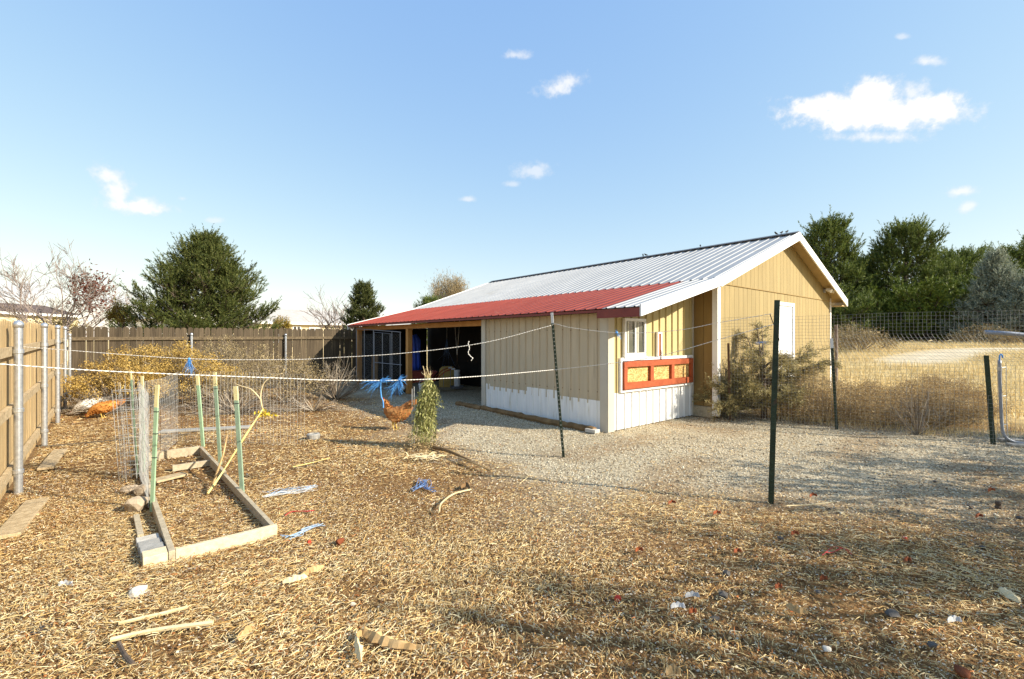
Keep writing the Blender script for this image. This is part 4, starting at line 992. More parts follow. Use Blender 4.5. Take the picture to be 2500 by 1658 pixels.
wire_net('netting', [S1b + Vector((-.03, 0, 0)), S2b + Vector((-.05, 0, 0)), S0b + Vector((-.1, .25, 0)), Vector((-5.0, 6.9, 0)), S3b + Vector((0, .1, 0)), Vector((-3.7, 6.75, 0)), Eb], lambda x: 1.06 + .02 * math.sin(x * 2), .04, .052, .0016, net, M['net_wire'], None, .10)
# rolled-up wire beside the left stakes
mb = MB()
roll = thing('wire_roll', 'rolled grey wire netting bundled against the left stakes', 'wire roll', G(325, 1172))
for k in range(34):
    th = k * .62; r_ = .05 + .0025 * k; c = G(328, 1170); p = c + Vector((math.cos(th) * r_ * 1.3, math.sin(th) * r_, 0))
    lean = Vector((-.12 + .0 * k, .05, 0)); h_ = random.uniform(.85, 1.15)
    MB_ = mb.tube([p, p + lean * .5 + Vector((random.uniform(-.01, .01), 0, h_ * .5)), p + lean + Vector((0, 0, h_))], .0015, 3)
for z in np.arange(.08, 1.05, .1):
    pts = []
    for k in range(80):
        th = k * .27; r_ = .05 + .00107 * k; c = G(328, 1170) + Vector((-.12, .05, 0)) * z; pts.append(c + Vector((math.cos(th) * r_ * 1.3, math.sin(th) * r_, z)))
    mb.tube(pts, .0013, 3)
o = mb.build('wires', M['mesh_wire'], roll); tag(o, kind='stuff')
# yellow stalk leaning over the bed, with forked dry branch
ys = thing('dry_stalk', 'long yellow dry stalk leaning across the bed with a curved forked top', 'stalk', G(510, 1203))
st = [G(507, 1205, .02), P(545, 1150, 4.9), P(600, 1062, 5.2), P(641, 1000, 5.4)]
MB().tube(smooth_pts(st, 4), [.011 + .003 * math.sin(k) for k in range(13)], 6).build('stem', M['stalk'], ys, smooth=True)
for br in ([(641, 1000), (636, 970), (642, 940), (655, 925), (672, 917), (690, 911)], [(636, 975), (628, 965), (612, 950), (590, 943), (572, 936)]):
    MB().tube(smooth_pts([P(x, y, 5.4) for x, y in br], 3), [.009 - .0004 * k for k in range(len(br) * 3 - 2)], 6).build('branch', M['straw_stem'], ys, smooth=True)
p0 = np.array([tuple(P(650, 1012, 5.4))]) + rng.normal(size=(60, 3)) * np.array([.05, .02, .015])
npmesh('leaf_tuft', leaves(p0, rdir(60), rng.uniform(.03, .06, 60), rng.uniform(.012, .025, 60)), [(0, 1, 2, 3)], mat('yellow_leaf', (.6, .42, .03), (.7, .52, .06), .8), ys)['kind'] = 'stuff'
MB().tube([G(521, 1180, .02), P(545, 1110, 5.0), P(555, 1062, 5.1)], [.012, .010, .006], 6).build('stem', M['husk'], ys)

# rocks by the bed
def rock(name, label, c, r, m, seed, flat=.7, group=None, cat='rock', sub=2):
    import bmesh
    bm = bmesh.new(); bmesh.ops.create_icosphere(bm, subdivisions=sub, radius=1.0); rs = np.random.default_rng(seed); ph = rs.uniform(0, 6, 9); ax = rs.normal(size=(5, 3)); ax = ax / np.linalg.norm(ax, axis=1)[:, None]; dd = rs.uniform(.55, .85, 5)
    for v in bm.verts:
        c_ = np.array(v.co)
        for a_, d_ in zip(ax, dd):
            k = c_ @ a_
            if k > d_: c_ = c_ - a_ * (k - d_)
        c_ = c_ * (1 + .07 * math.sin(c_[0] * 4 + ph[0]) + .06 * math.sin(c_[1] * 5 + ph[1]))
        v.co = (c_[0] * r[0], c_[1] * r[1], c_[2] * r[2] + r[2] * flat)
    me = bpy.data.meshes.new(name); bm.to_mesh(me); bm.free()
    o = link(name, me, m); o.location = c; o.rotation_euler = (0, 0, rs.uniform(0, 6)); MW[o.name] = Matrix.Translation(c)
    if label: tag(o, label, cat, group)
    return o
rock('rock', 'largest tan rock beside the near left stake', G(335, 1248), (.12, .085, .075), M['stone'], 3, .75)
rock('rock', 'smaller grey rock behind the largest one at the bed', G(352, 1212), (.085, .07, .07), M['stone'], 5, .8)
rock('rock', 'flat tan rock at the left of the rock pile by the bed', G(318, 1205), (.08, .06, .05), M['stone'], 9, .8)
# grey round block near the middle
gp_ = G(765, 1072); o = MB().lathe([(.085, 0), (.098, .01), (.10, .07), (.092, .085), (.06, .09), (.055, .06), (.01, .055)], gp_, 18).build('round_block', M['paver'], smooth=False); tag(o, 'short round grey concrete block on the litter left of the hen', 'block')

# ------------------------------------------------------------------ hens
def loft(secs, n=14):
    """secs: (x, z, ry, rz) along the body"""
    mb = MB(); m = len(secs)
    for k, (x, z, ry, rz) in enumerate(secs):
        a, b = secs[max(k - 1, 0)], secs[min(k + 1, m - 1)]; tx, tz = b[0] - a[0], b[1] - a[1]; l = math.hypot(tx, tz) or 1; tx, tz = tx / l, tz / l
        for j in range(n):
            th = 2 * math.pi * j / n; u_ = math.cos(th) * ry; w_ = math.sin(th) * rz * (1 + .03 * math.sin(j * 5 + k * 3))
            mb.v.append((x - tz * w_, u_, z + tx * w_))
    for k in range(m - 1):
        for j in range(n): mb.f.append((k * n + j, k * n + (j + 1) % n, (k + 1) * n + (j + 1) % n, (k + 1) * n + j))
    mb.f.append(tuple(range(n))[::-1]); mb.f.append(tuple((m - 1) * n + j for j in range(n))); return mb
def hen(label, loc, rot, m, secs, head, scale=1.0, feather=None):
    r = thing('hen', label, 'hen', loc, rot, 'hens in the yard'); r.scale = (scale,) * 3
    MW[r.name] = MW[r.name] @ Matrix.Diagonal((scale, scale, scale, 1))
    b = loft(secs).build('body', m, r, world=False, smooth=True)
    # loose feather tips so that the outline is not smooth
    k = 420; S = np.array(secs); i_ = rng.integers(0, len(secs) - 4, k); f_ = rng.random(k)[:, None]; sec = S[i_] * (1 - f_) + S[i_ + 1] * f_
    th = rng.uniform(0, 6.28, k); pts = np.stack([sec[:, 0], np.cos(th) * sec[:, 2] * .97, sec[:, 1] + np.sin(th) * sec[:, 3] * .97], 1)
    dr = nrm(np.stack([-np.ones(k), np.cos(th) * .35, np.sin(th) * .35 - .1], 1) + rng.normal(size=(k, 3)) * .15)
    M0 = MW[r.name]; V = leaves(pts, dr, rng.uniform(.03, .06, k), rng.uniform(.014, .026, k))
    VW = (np.concatenate([V.reshape(-1, 3), np.ones((k * 4, 1))], 1) @ np.array(M0).T)[:, :3].reshape(k, 4, 3)
    o = npmesh('feathers', VW, [(0, 1, 2, 3)], feather or m, r); tag(o, kind='stuff')
    tp_ = secs[0]
    for a_ in (-.5, -.2, .1, .4):
        MB().prism([(tp_[0] + .05, -.008 + a_ * .03, tp_[1] - .06), (tp_[0] - .06 * math.cos(a_) - .02, a_ * .12 - .004, tp_[1] + .05 * math.cos(a_) + .02), (tp_[0] - .07, a_ * .14, tp_[1] - .02), (tp_[0], a_ * .05, tp_[1] - .09)], (0, .008, 0)).build('tail_feather', m, r, world=False)
    hx, hz = head
    MB().prism([(hx - .012, -.004, hz + .022), (hx - .004, -.004, hz + .05), (hx + .006, -.004, hz + .036), (hx + .014, -.004, hz + .052), (hx + .026, -.004, hz + .034), (hx + .034, -.004, hz + .018)], (0, .008, 0)).build('comb', M['comb'], r, world=False)
    MB().tube([(hx + .03, 0, hz), (hx + .065, 0, hz - .008)], [.012, .001], 6).build('beak', M['hen_leg'], r, world=False)
    for sy in (-1, 1):
        MB().tube([(hx + .012, sy * .026, hz + .008), (hx + .012, sy * .031, hz + .008)], .006, 6).build('eye', M['tie_black'], r, world=False)
        MB().prism([(-.10, sy * .108, .24), (.05, sy * .115, .26), (.07, sy * .113, .20), (-.02, sy * .116, .16), (-.14, sy * .10, .19)], (0, sy * .012, 0)).build('wing', m, r, world=False, bevel=.006)
        lg = MB().tube([(.0, sy * .05, .19), (.02, sy * .05, .09), (-.005, sy * .05, .005)], [.035, .010, .009], 6)
        for a_ in (-.5, 0, .5, 3.1): lg.tube([(-.005, sy * .05, .006), (-.005 + .055 * math.cos(a_), sy * .05 + .055 * math.sin(a_), .004)], [.006, .003], 5)
        lg.build('leg', M['hen_leg'], r, world=False)
peck = [(-.30, .34, .01, .035), (-.24, .31, .05, .06), (-.16, .27, .10, .10), (-.06, .235, .125, .12), (.05, .22, .125, .12), (.13, .20, .10, .10), (.19, .165, .07, .07), (.235, .115, .045, .048), (.26, .07, .034, .036), (.285, .045, .026, .026), (.305, .04, .012, .012)]
walk = [(-.30, .47, .012, .05), (-.265, .43, .03, .085), (-.20, .35, .075, .11), (-.12, .295, .11, .12), (-.02, .275, .12, .12), (.07, .285, .11, .115), (.135, .33, .08, .085), (.17, .39, .055, .055), (.185, .44, .042, .042), (.20, .475, .036, .036), (.225, .495, .033, .033), (.25, .495, .02, .022), (.262, .492, .008, .01)]
h1 = G(252, 1020); hen('orange hen pecking under the golden brush by the left fence', h1, R(200), M['hen'], peck, (.28, .05), .92)
h2 = G(212, 1014); hen('white hen bending down left of the orange hen', h2 + Vector((0, .05, 0)), R(205), M['hen_white'], peck, (.28, .05), .95)
h3 = G(965, 1050); hen('russet hen walking on the gravel edge left of the hanging plant', h3, R(165), M['hen_brown'], walk, (.225, .497), 1.0)

# ------------------------------------------------------------------ hung dried plant on the lower rope
pb_ = G(1030, 1093); hp_t = P(1045, 925, pb_.y)
pl = thing('dried_plant', 'tall bundle of drying green plant standing on the gravel by the lower rope', 'plant', pb_)
n = 260; an = rng.uniform(0, 6.28, n); rad_ = np.sqrt(rng.random(n)); 
top = np.array(hp_t)[None] + np.stack([np.cos(an) * .035 * rad_, np.sin(an) * .035 * rad_, rng.uniform(-.07, .06, n)], 1)
zb_ = np.where(rng.random(n) < .35, .01 + rng.random(n) * .06, rng.uniform(.05, .62, n)); fr_ = (hp_t.z - zb_) / hp_t.z
bx_ = hp_t.x - .10 * fr_ ** 1.5 + np.cos(an) * rad_ * .22 * fr_ ** 1.2; by_ = hp_t.y + np.sin(an) * rad_ * .17 * fr_
side_ = rng.random(n) < .10; bx_ = bx_ + side_ * rng.normal(size=n) * .14; bot = np.stack([bx_, by_, zb_], 1); mid = (top + bot) / 2 + rng.normal(size=(n, 3)) * .02 + np.stack([np.cos(an) * .035, np.sin(an) * .03, np.zeros(n)], 1)
npmesh('stems', ribbons(top, mid, bot, np.full(n, .003)), RIB, M['vine'], pl)['kind'] = 'stuff'
k = 3600; i_ = np.floor(n * rng.random(k) ** 1.6).astype(int); f_ = (rng.uniform(.06, 1.0, k) * .75 + .25 * np.round(rng.random(k) * 7) / 7)[:, None]; pts = np.where(f_ < .5, top[i_] * (1 - 2 * f_) + mid[i_] * 2 * f_, mid[i_] * (2 - 2 * f_) + bot[i_] * (2 * f_ - 1))
pts = pts + rng.normal(size=(k, 3)) * .012; dr = nrm(rng.normal(size=(k, 3)) * .6 + np.array([0, 0, -1.0]))
pts[:, 2] = np.maximum(pts[:, 2], .02)
npmesh('foliage', leaves(pts, dr, rng.uniform(.03, .075, k), rng.uniform(.010, .022, k)), [(0, 1, 2, 3)], M['vine'], pl)['kind'] = 'stuff'
k = 500; pd_ = np.stack([hp_t.x - .1 + rng.normal(size=k) * .16, hp_t.y + rng.normal(size=k) * .13, rng.random(k) * .07 + .01], 1); npmesh('dead_leaves', leaves(pd_, nrm(rng.normal(size=(k, 3)) * np.array([1, 1, .4])), rng.uniform(.03, .07, k), rng.uniform(.01, .02, k)), [(0, 1, 2, 3)], M['drybrush'], pl)['kind'] = 'stuff'
n2 = 40; a = np.array(hp_t)[None] + rng.normal(size=(n2, 3)) * np.array([.02, .02, .01]); e = a + nrm(rng.normal(size=(n2, 3)) * .45 + np.array([0, 0, 1.])) * rng.uniform(.06, .2, n2)[:, None]
npmesh('roots', ribbons(a, (a + e) / 2 + rng.normal(size=(n2, 3)) * .01, e, np.full(n2, .006)), RIB, M['straw_stem'], pl)['kind'] = 'stuff'
MB().tube([hp_t + Vector((-.03, 0, .0)), hp_t + Vector((-.008, 0, -.035)), hp_t + Vector((.03, 0, .0)), hp_t + Vector((0, 0, .02))], .008, 6).build('tie', M['rope'], pl)
for dx in (-.13, -.10): MB().tube([pb_ + Vector((dx, -.05, 0)), pb_ + Vector((dx, -.05, .98 + dx))], .004, 5).build('wire_stake', M['galv_wire'], pl)

# ------------------------------------------------------------------ shrubs
def shrub(name, label, base, n, rx, ry, h, mleaf, mtwig, leaf=(.02, .04, .01), per=40, spread=.08, up=.6, group=None, twigs_extra=0, tipfrac=.55, lean=(0, 0), cat='shrub', flat=1.0, w=.006, droop=0.0, seed=None, minlen=.55):
    r = thing(name, label, cat, base, 0, group); b = np.array(base)
    an = rng.uniform(0, 6.28, n); rr_ = np.sqrt(rng.random(n)); hh = h * (1 - .55 * rr_ ** 2) * rng.uniform(minlen, 1.0, n)
    p0 = b[None] + np.stack([np.cos(an) * .06 * rr_ * rx, np.sin(an) * .06 * rr_ * ry, np.zeros(n)], 1)
    p2 = b[None] + np.stack([np.cos(an) * rx * rr_ + lean[0] * hh, np.sin(an) * ry * rr_ + lean[1] * hh, hh], 1)
    p1 = p0 * .45 + p2 * .55 + rng.normal(size=(n, 3)) * np.array([.05, .05, .03]) * h; p1[:, 2] -= .06 * h * rr_
    p2[:, 2] = np.maximum(p2[:, 2] - droop * rr_ * h, b[2] + .05)
    npmesh('branches', ribbons(p0, p1, p2, rng.uniform(.7, 1.6, n) * w * 1.6), RIB, mtwig, r)['kind'] = 'stuff'
    m = n * 9; i_ = rng.integers(0, n, m); f_ = rng.uniform(.25, 1, m)[:, None]; q0 = p1[i_] * (1 - f_) + p2[i_] * f_
    dr = nrm(nrm(p2 - p1)[i_] + rng.normal(size=(m, 3)) * .55); ln = h * rng.uniform(.08, .26, m); q2 = q0 + dr * ln[:, None]; q2[:, 2] = np.maximum(q2[:, 2], .02)
    npmesh('twigs', ribbons(q0, (q0 + q2) / 2 + rng.normal(size=(m, 3)) * .012, q2, rng.uniform(.6, 1.2, m) * w * .7), RIB, mtwig, r)['kind'] = 'stuff'
    if per:
        ends = np.concatenate([p2, q2[: int(m * tipfrac)]]); k = len(ends) * per; j_ = rng.integers(0, len(ends), k)
        pos = ends[j_] + rng.normal(size=(k, 3)) * np.array([spread, spread, spread * .55 * flat]); pos[:, 2] = np.maximum(pos[:, 2], .02)
        d2 = nrm(rng.normal(size=(k, 3)) + np.array([0, 0, up])); 
        npmesh('foliage', leaves(pos, d2, rng.uniform(leaf[0], leaf[1], k), np.full(k, leaf[2]) * rng.uniform(.6, 1.4, k)), [(0, 1, 2, 3)], mleaf, r)['kind'] = 'stuff'
    return r
def gp3(px, py): return G(px, py)
# golden rabbitbrush against the left corner
shrub('rabbitbrush', 'golden-topped brush leaning over the pecking hens by the fence corner', Vector((-8.45, 9.95, 0)), 70, .95, .55, 1.22, M['rabbit'], M['twig'], (.028, .052, .020), 100, .085, .8, 'golden brush', w=.008, tipfrac=.10, lean=(-.1, 0))
shrub('rabbitbrush', 'tall golden flower brush in front of the back fence left part', Vector((-8.55, 11.15, 0)), 80, 1.0, .7, 1.55, M['rabbit'], M['twig'], (.028, .052, .020), 85, .09, .8, 'golden brush', w=.008, tipfrac=.10)
shrub('rabbitbrush', 'golden brush right of the tall one behind the wire netting', Vector((-7.2, 10.9, 0)), 65, .9, .6, 1.3, M['rabbit'], M['twig'], (.028, .052, .020), 60, .09, .8, 'golden brush', w=.008, tipfrac=.10)
shrub('sagebrush', 'tall olive sagebrush in front of the back fence middle', Vector((-7.5, 12.4, 0)), 85, 1.15, .8, 1.75, M['sage'], M['twig'], (.03, .06, .018), 13, .08, .6, 'sagebrush', w=.008)
shrub('sagebrush', 'broad brown sagebrush left of the lean-to kennel', Vector((-5.55, 11.3, 0)), 90, 1.2, .8, 1.2, M['sage'], M['twig'], (.03, .06, .018), 10, .08, .6, 'sagebrush', w=.008)
shrub('sagebrush', 'low grey sagebrush between the netting and the hen', Vector((-6.35, 10.3, 0)), 65, .95, .6, .85, M['sage'], M['twig'], (.03, .055, .016), 7, .07, .6, 'sagebrush', w=.008)
# fallen brush with bare stems under the golden one
shrub('dry_brush', 'fan of bare grey stems drooping beside the hens', Vector((-8.45, 9.55, 0)), 70, .75, .4, .6, M['twig'], M['twig'], (.02, .03, .008), 0, .05, .4, 'dry branch piles', w=.009, lean=(-.6, 0), droop=.35)
shrub('dry_brush', 'pile of tangled grey branches behind the garden bed', Vector((-5.75, 9.6, 0)), 120, 1.35, .6, .75, M['twig'], M['twig'], (.02, .03, .008), 0, .05, .4, 'dry branch piles', w=.009, droop=.25, minlen=.2)
shrub('dry_brush', 'bleached bare branches splayed in front of the kennel', Vector((-4.55, 11.9, 0)), 70, .8, .6, 1.05, M['twig'], M['twig'], (.02, .03, .008), 0, .05, .4, 'dry branch piles', w=.010)
shrub('dry_brush', 'low tangle of bare twigs right of the sagebrush', Vector((-4.3, 10.0, 0)), 70, .8, .45, .42, M['twig'], M['twig'], (.02, .03, .008), 2, .05, .4, 'dry branch piles', w=.008, droop=.2)
o = MB().obox(G(385, 1060) + Vector((0, 0, .01)), Vector((1.25, .42, 0)), Vector((-.06, .18, 0)), Vector((0, 0, .03))).build('plank', M['paver'], bevel=.005); tag(o, 'dark grey plank on the ground under the branch pile', 'plank')
o = MB().obox(G(95, 1095) + Vector((0, 0, .004)), Vector((1.5, .9, 0)), Vector((-.03, .06, 0)), Vector((0, 0, .02))).build('plank', M['rail_old'], bevel=.004); tag(o, 'thin dark batten on the ground between fence and wire roll', 'plank')

# juniper bush before the gable
JB = Vector((4.95, 9.05, 0))
def juniper(label, base, H_, arms):
    r = thing('juniper_bush', label, 'shrub', base)
    base = Vector(base); tips = []
    trunk = MB().tube([base, base + Vector((.02, 0, H_ * .25)), base + Vector((-.03, .02, H_ * .5)), base + Vector((-.06, 0, H_ * .75))], [.06, .05, .035, .015], 8)
    trunk.build('trunk', M['bark'], r, smooth=True)
    lm_ = MB(); allp = []; alld = []
    for (z0, az, ln, rise) in arms:
        s_ = base + Vector((0, 0, z0)); d = Vector((math.cos(az), math.sin(az), 0)); pts = [s_ + d * ln * f + Vector((0, 0, rise * f ** 1.3 + .04 * math.sin(f * 6 + az))) for f in (0, .25, .5, .75, 1)]
        lm_.tube(pts, [.028, .02, .015, .010, .005], 5)
        for k in range(int(12 + ln * 26)):
            f = random.uniform(.28, 1.02); i = min(int(f * 4), 3); q_ = pts[i].lerp(pts[i + 1], min(f * 4 - i, 1.0))
            dd = (d * .9 + Vector((random.gauss(0, .55), random.gauss(0, .55), random.gauss(.15 + rise * .3, .5)))).normalized(); sl = random.uniform(.14, .34)
            tip = q_ + dd * sl + Vector((0, 0, -.03)); lm_.tube([q_, (q_ + tip) / 2, tip], [.006, .004, .002], 3, cap=False)
            for _ in range(52):
                g = random.uniform(.15, 1.1); pp_ = q_.lerp(tip, g); allp.append(tuple(pp_ + Vector((random.gauss(0, .022),) * 1 + (random.gauss(0, .022), random.gauss(0, .022))))); alld.append(tuple(dd))
    o = lm_.build('limbs', M['bark'], r); tag(o, kind='stuff')
    pa_ = np.array(allp); k = len(pa_); dd = nrm(np.array(alld) + rng.normal(size=(k, 3)) * .55)
    pa_[:, 2] = np.maximum(pa_[:, 2], .02)
    npmesh('foliage', leaves(pa_, dd, rng.uniform(.035, .075, k), rng.uniform(.008, .015, k)), [(0, 1, 2, 3)], M['juniper'], r)['kind'] = 'stuff'
    return r
random.seed(21)
arms = []
for k in range(20):
    z0 = random.uniform(.12, 1.1); az = random.uniform(0, 6.28); arms.append((z0, az, random.uniform(.35, .85) * (1.15 - .5 * z0), random.uniform(.1, .5)))
arms += [(.75, -.1, 1.15, .42), (.9, .1, 1.05, .5), (.65, .25, 1.0, .25), (.35, 3.3, 1.0, .30), (.5, 2.9, .85, .55), (.3, 3.0, 1.05, .12), (1.0, 1.6, .25, .8), (1.05, 1.2, .3, .75), (.95, 2.2, .35, .65), (.25, 3.5, 1.1, .05)]
juniper('olive-tan juniper bush standing against the shed gable', JB, 1.75, arms)
# dry brush along the wire fence
DBR = [((5.9, 8.65), .75, .95, 'round tan tumbleweed mass right of the juniper bush'), ((6.75, 8.3), .8, .85, 'second tan dry bush along the wire fence'), ((5.5, 9.3), .8, .85, 'dry bush in the shade behind the white-sleeved post'),
       ((7.6, 8.2), .6, .7, 'dry bush with upright bare stems left of the gate'), ((7.3, 9.6), .9, .75, 'low dry bush behind the upright-stemmed one'), ((8.9, 9.2), .8, .8, 'dry bush seen through the gate at the right edge'), ((9.9, 10.8), 1.0, .7, 'farther dry bush behind the gate')]
for (xy, rr_, hh, lab) in DBR:
    shrub('dry_bush', lab, Vector((xy[0], xy[1], 0)), 90, rr_, rr_ * .8, hh, M['drybrush'], M['drybrush'], (.03, .065, .008), 24, .085, .5, 'dry bushes along the wire fence', w=.006, minlen=.25)
r = shrub('bare_bush', 'upright bare brown stems beside the leaning post', G(2240, 1062), 40, .45, .3, .85, M['drybrush'], M['twig'], (.02, .03, .006), 1, .05, .5, None, w=.006)
# field shrubs
for (px, Yv, w_, h_, lab) in ((2100, 22, 1.3, 1.35, 'olive brush clump in the field behind the wire fence'), (2070, 24, 1.2, 1.6, 'pale brush clump next to the grey post in the field'), (2410, 26, 1.5, 1.5, 'dark brush in the field above the gate post')):
    shrub('field_brush', lab, Vector(((px - CX) / F * Yv, Yv, float(fz((px - CX) / F * Yv, Yv)))), 50, w_, w_, h_ * .75, M['sage'], M['twig'], (.06, .12, .03), 12, .18, .6, 'brush clumps in the field', w=.014)
# dead corn-like stalk debris in front of the hanging plant
dbr = thing('stalk_debris', 'uprooted brown stalk with pale husks lying on the gravel', 'stalk', G(1060, 1095))
a, b = G(1058, 1092, .03), G(1195, 1148, .03)
MB().tube(smooth_pts([a, a.lerp(b, .3) + Vector((0, 0, .03)), a.lerp(b, .65) + Vector((0, 0, .02)), b], 5), [.028 - .0012 * k for k in range(16)], 7).build('stem', M['timber'], dbr)
a, b = G(1120, 1118, .04), G(1200, 1150, .03)
MB().tube(smooth_pts([a, a.lerp(b, .5) + Vector((0, 0, .01)), b], 4), [.018 - .0012 * k for k in range(9)], 6).build('stem', M['husk'], dbr)
a_ = np.array([tuple(G(1040, 1118, .03))]) + rng.normal(size=(60, 3)) * np.array([.12, .06, .015]); e_ = a_ + nrm(rng.normal(size=(60, 3)) * np.array([1, .5, .25])) * rng.uniform(.06, .22, 60)[:, None]; e_[:, 2] = np.abs(e_[:, 2]) * .5 + .02
npmesh('husks', ribbons(a_, (a_ + e_) / 2 + np.array([0, 0, .02]), e_, rng.uniform(.008, .022, 60)), RIB, M['straw_stem'], dbr)['kind'] = 'stuff'
a_ = np.array([tuple(G(1100, 1125, .02))]) + rng.normal(size=(50, 3)) * np.array([.2, .08, .01]); e_ = a_ + nrm(rng.normal(size=(50, 3)) * np.array([1, .6, .15])) * rng.uniform(.05, .2, 50)[:, None]; e_[:, 2] = np.abs(e_[:, 2]) * .5 + .01
npmesh('roots', ribbons(a_, (a_ + e_) / 2 + np.array([0, 0, .01]), e_, rng.uniform(.004, .008, 50)), RIB, M['twig'], dbr)['kind'] = 'stuff'

# ------------------------------------------------------------------ trees
def bottlebrush(pos, dirs, lens, k, nl, nw):
    n = len(pos); i_ = np.repeat(np.arange(n), k); f = rng.uniform(.0, 1, n * k); base = pos[i_] + dirs[i_] * (lens[i_] * f)[:, None]
    rad = nrm(rng.normal(size=(n * k, 3))); d = nrm(dirs[i_] * 1.0 + rad * .75); L = nl * rng.uniform(.7, 1.15, n * k)
    return tris(base, d, L, np.full(n * k, nw))
def pine(name, label, loc, H_, Rm, power=.75, zlow=.3, nb=120, up0=10, up1=65, dens=5.0, needle=(.14, .018), k=18, m='pine', seed=1, group=None, shoot=(.22, .42), inner=.35, squash=1.0, trunk_r=.14, blunt=0.0):
    rs = random.Random(seed); loc = Vector(loc); H_ = H_ - shoot[1] * 1.0 - loc.z
    r = thing(name, label, 'tree', loc, 0, group)
    lb = MB(); lb.tube([loc, loc + Vector((.03, 0, H_ * .3)), loc + Vector((-.02, .02, H_ * .65)), loc + Vector((0, 0, H_ * .96))], [trunk_r, trunk_r * .8, trunk_r * .45, .02], 8)
    lb.build('trunk', M['bark'], r, smooth=True)
    lb = MB(); sp, sd, sl = [], [], []
    for b in range(nb):
        u = (b + rs.random()) / nb; u = u ** .85; h = zlow + (H_ - zlow) * u * .97
        az = b * 2.39996 + rs.uniform(-.4, .4); ln = (Rm * max(1 - u, 0) ** power * rs.uniform(.58, 1.18) + .12) * (1 if blunt == 0 else min(1, (.45 + u / blunt * .55)))
        ua = R(up0 + (up1 - up0) * u + rs.uniform(-10, 10)); d = Vector((math.cos(az), math.sin(az) * squash, 0))
        pts = [loc + Vector((0, 0, h)) + d * (ln * f) + Vector((0, 0, ln * (math.tan(min(ua, 1.1)) * .5 * f + .22 * f * f))) for f in (0, .35, .7, 1)]
        lb.tube(pts, [.012 + .016 * ln, .01 + .010 * ln, .008 + .005 * ln, .006], 4, cap=False)
        ax = (pts[3] - pts[2]).normalized()
        sp.append(tuple(pts[3])); sd.append(tuple((ax + Vector((0, 0, .8))).normalized())); sl.append(rs.uniform(*shoot) * 1.5)
        for _ in range(int(3 + ln * dens)):
            f = inner + (1 - inner) * rs.random() ** .7; i = 0 if f < .35 else (1 if f < .7 else 2); ff = (f - (0, .35, .7)[i]) / (.35, .35, .3)[i]
            q_ = pts[i].lerp(pts[i + 1], ff); side = Vector((-d.y, d.x, 0)) * rs.choice((-1, 1))
            dd = (ax * rs.uniform(.3, .9) + side * rs.uniform(.2, .95) + Vector((0, 0, rs.uniform(-.1, .9)))).normalized()
            off = dd * rs.uniform(0, .30) * min(ln, 1.6)
            lb.tube([q_, q_ + off], .006, 3, cap=False) if off.length > .1 else None
            for _2 in range(2 if rs.random() < .6 else 3):
                d2 = (dd + Vector((rs.gauss(0, .45), rs.gauss(0, .45), rs.gauss(.45, .4)))).normalized()
                sp.append(tuple(q_ + off * rs.uniform(.6, 1))); sd.append(tuple(d2)); sl.append(rs.uniform(*shoot))
    for _ in range(5):
        sp.append(tuple(loc + Vector((rs.uniform(-.1, .1), rs.uniform(-.1, .1), H_ * .94)))); sd.append(tuple(Vector((rs.gauss(0, .3), rs.gauss(0, .3), 1)).normalized())); sl.append(shoot[1] * 1.3)
    o = lb.build('limbs', M['bark'], r); tag(o, kind='stuff')
    V = bottlebrush(np.array(sp), np.array(sd), np.array(sl), k, *needle)
    o = npmesh('crown', V, [(0, 1, 2)], M[m], r); tag(o, kind='stuff')
    return r
def at(px, Yv):
    x_ = (px - CX) / F * Yv; return Vector((x_, Yv, float(fz(x_, Yv)) - .03 if x_ > 6 else 0.0))
def hz(py, Yv): return H - (py - CY) / F * Yv
pine('pine_tree', 'broad dark green pine tree behind the back fence', at(505, 19.5), hz(552, 19.5), 2.95, .86, .25, 230, 6, 44, 5.8, (.110, .024), 31, 'pine', 3, None, (.34, .58), .3)
pine('pine_tree', 'small narrow olive pine behind the end of the lean-to roof', at(888, 24), hz(680, 24), 1.25, .85, .3, 85, 30, 55, 6.5, (.11, .024), 44, 'small_pine', 5, None, shoot=(.25, .45))
TR = 'pines beyond the dry field'
pine('pine_tree', 'tall open pine just right of the shed gable', at(2022, 36), hz(535, 36), 2.7, .45, 1.2, 150, 12, 60, 3.0, (.20, .045), 30, 'pine_r', 11, TR, (.55, .95), .45, trunk_r=.25)
pine('pine_tree', 'slim pine between the two tall open pines', at(2112, 38), hz(620, 38), 1.2, .5, 1.5, 90, 15, 60, 3.0, (.20, .045), 28, 'pine_r', 12, TR, (.5, .85), .4, trunk_r=.2)
pine('pine_tree', 'tall open pine with a bare trunk showing, second from the gable', at(2210, 35), hz(540, 35), 2.8, .48, 1.6, 125, 10, 55, 3.0, (.20, .045), 30, 'pine_r', 13, TR, (.55, .95), .45, trunk_r=.25)
pine('pine_tree', 'lower bushy pine right of the tall pair', at(2335, 38), hz(610, 38), 3.8, .5, .6, 120, 12, 58, 3.2, (.20, .045), 28, 'pine_r', 14, TR, (.5, .9), .4, trunk_r=.2)
pine('spruce_tree', 'pale blue-green spruce at the right among the pines', at(2430, 29), hz(600, 29), 2.3, 1.0, .3, 190, -10, 40, 6.5, (.11, .042), 15, 'spruce', 15, None, (.3, .5), .3, trunk_r=.2)
pine('spruce_tree', 'second blue-green spruce cut by the right edge', at(2525, 27), hz(650, 27), 2.3, 1.0, .2, 160, -10, 35, 6.5, (.11, .042), 14, 'spruce', 16, None, (.3, .5), .3, trunk_r=.2)
pine('pine_tree', 'dark pine behind the spruce near the right edge', at(2460, 40), hz(600, 40), 3.2, .5, .6, 120, 12, 58, 3.2, (.20, .045), 28, 'pine_r', 17, TR, (.5, .9), .4, trunk_r=.2)
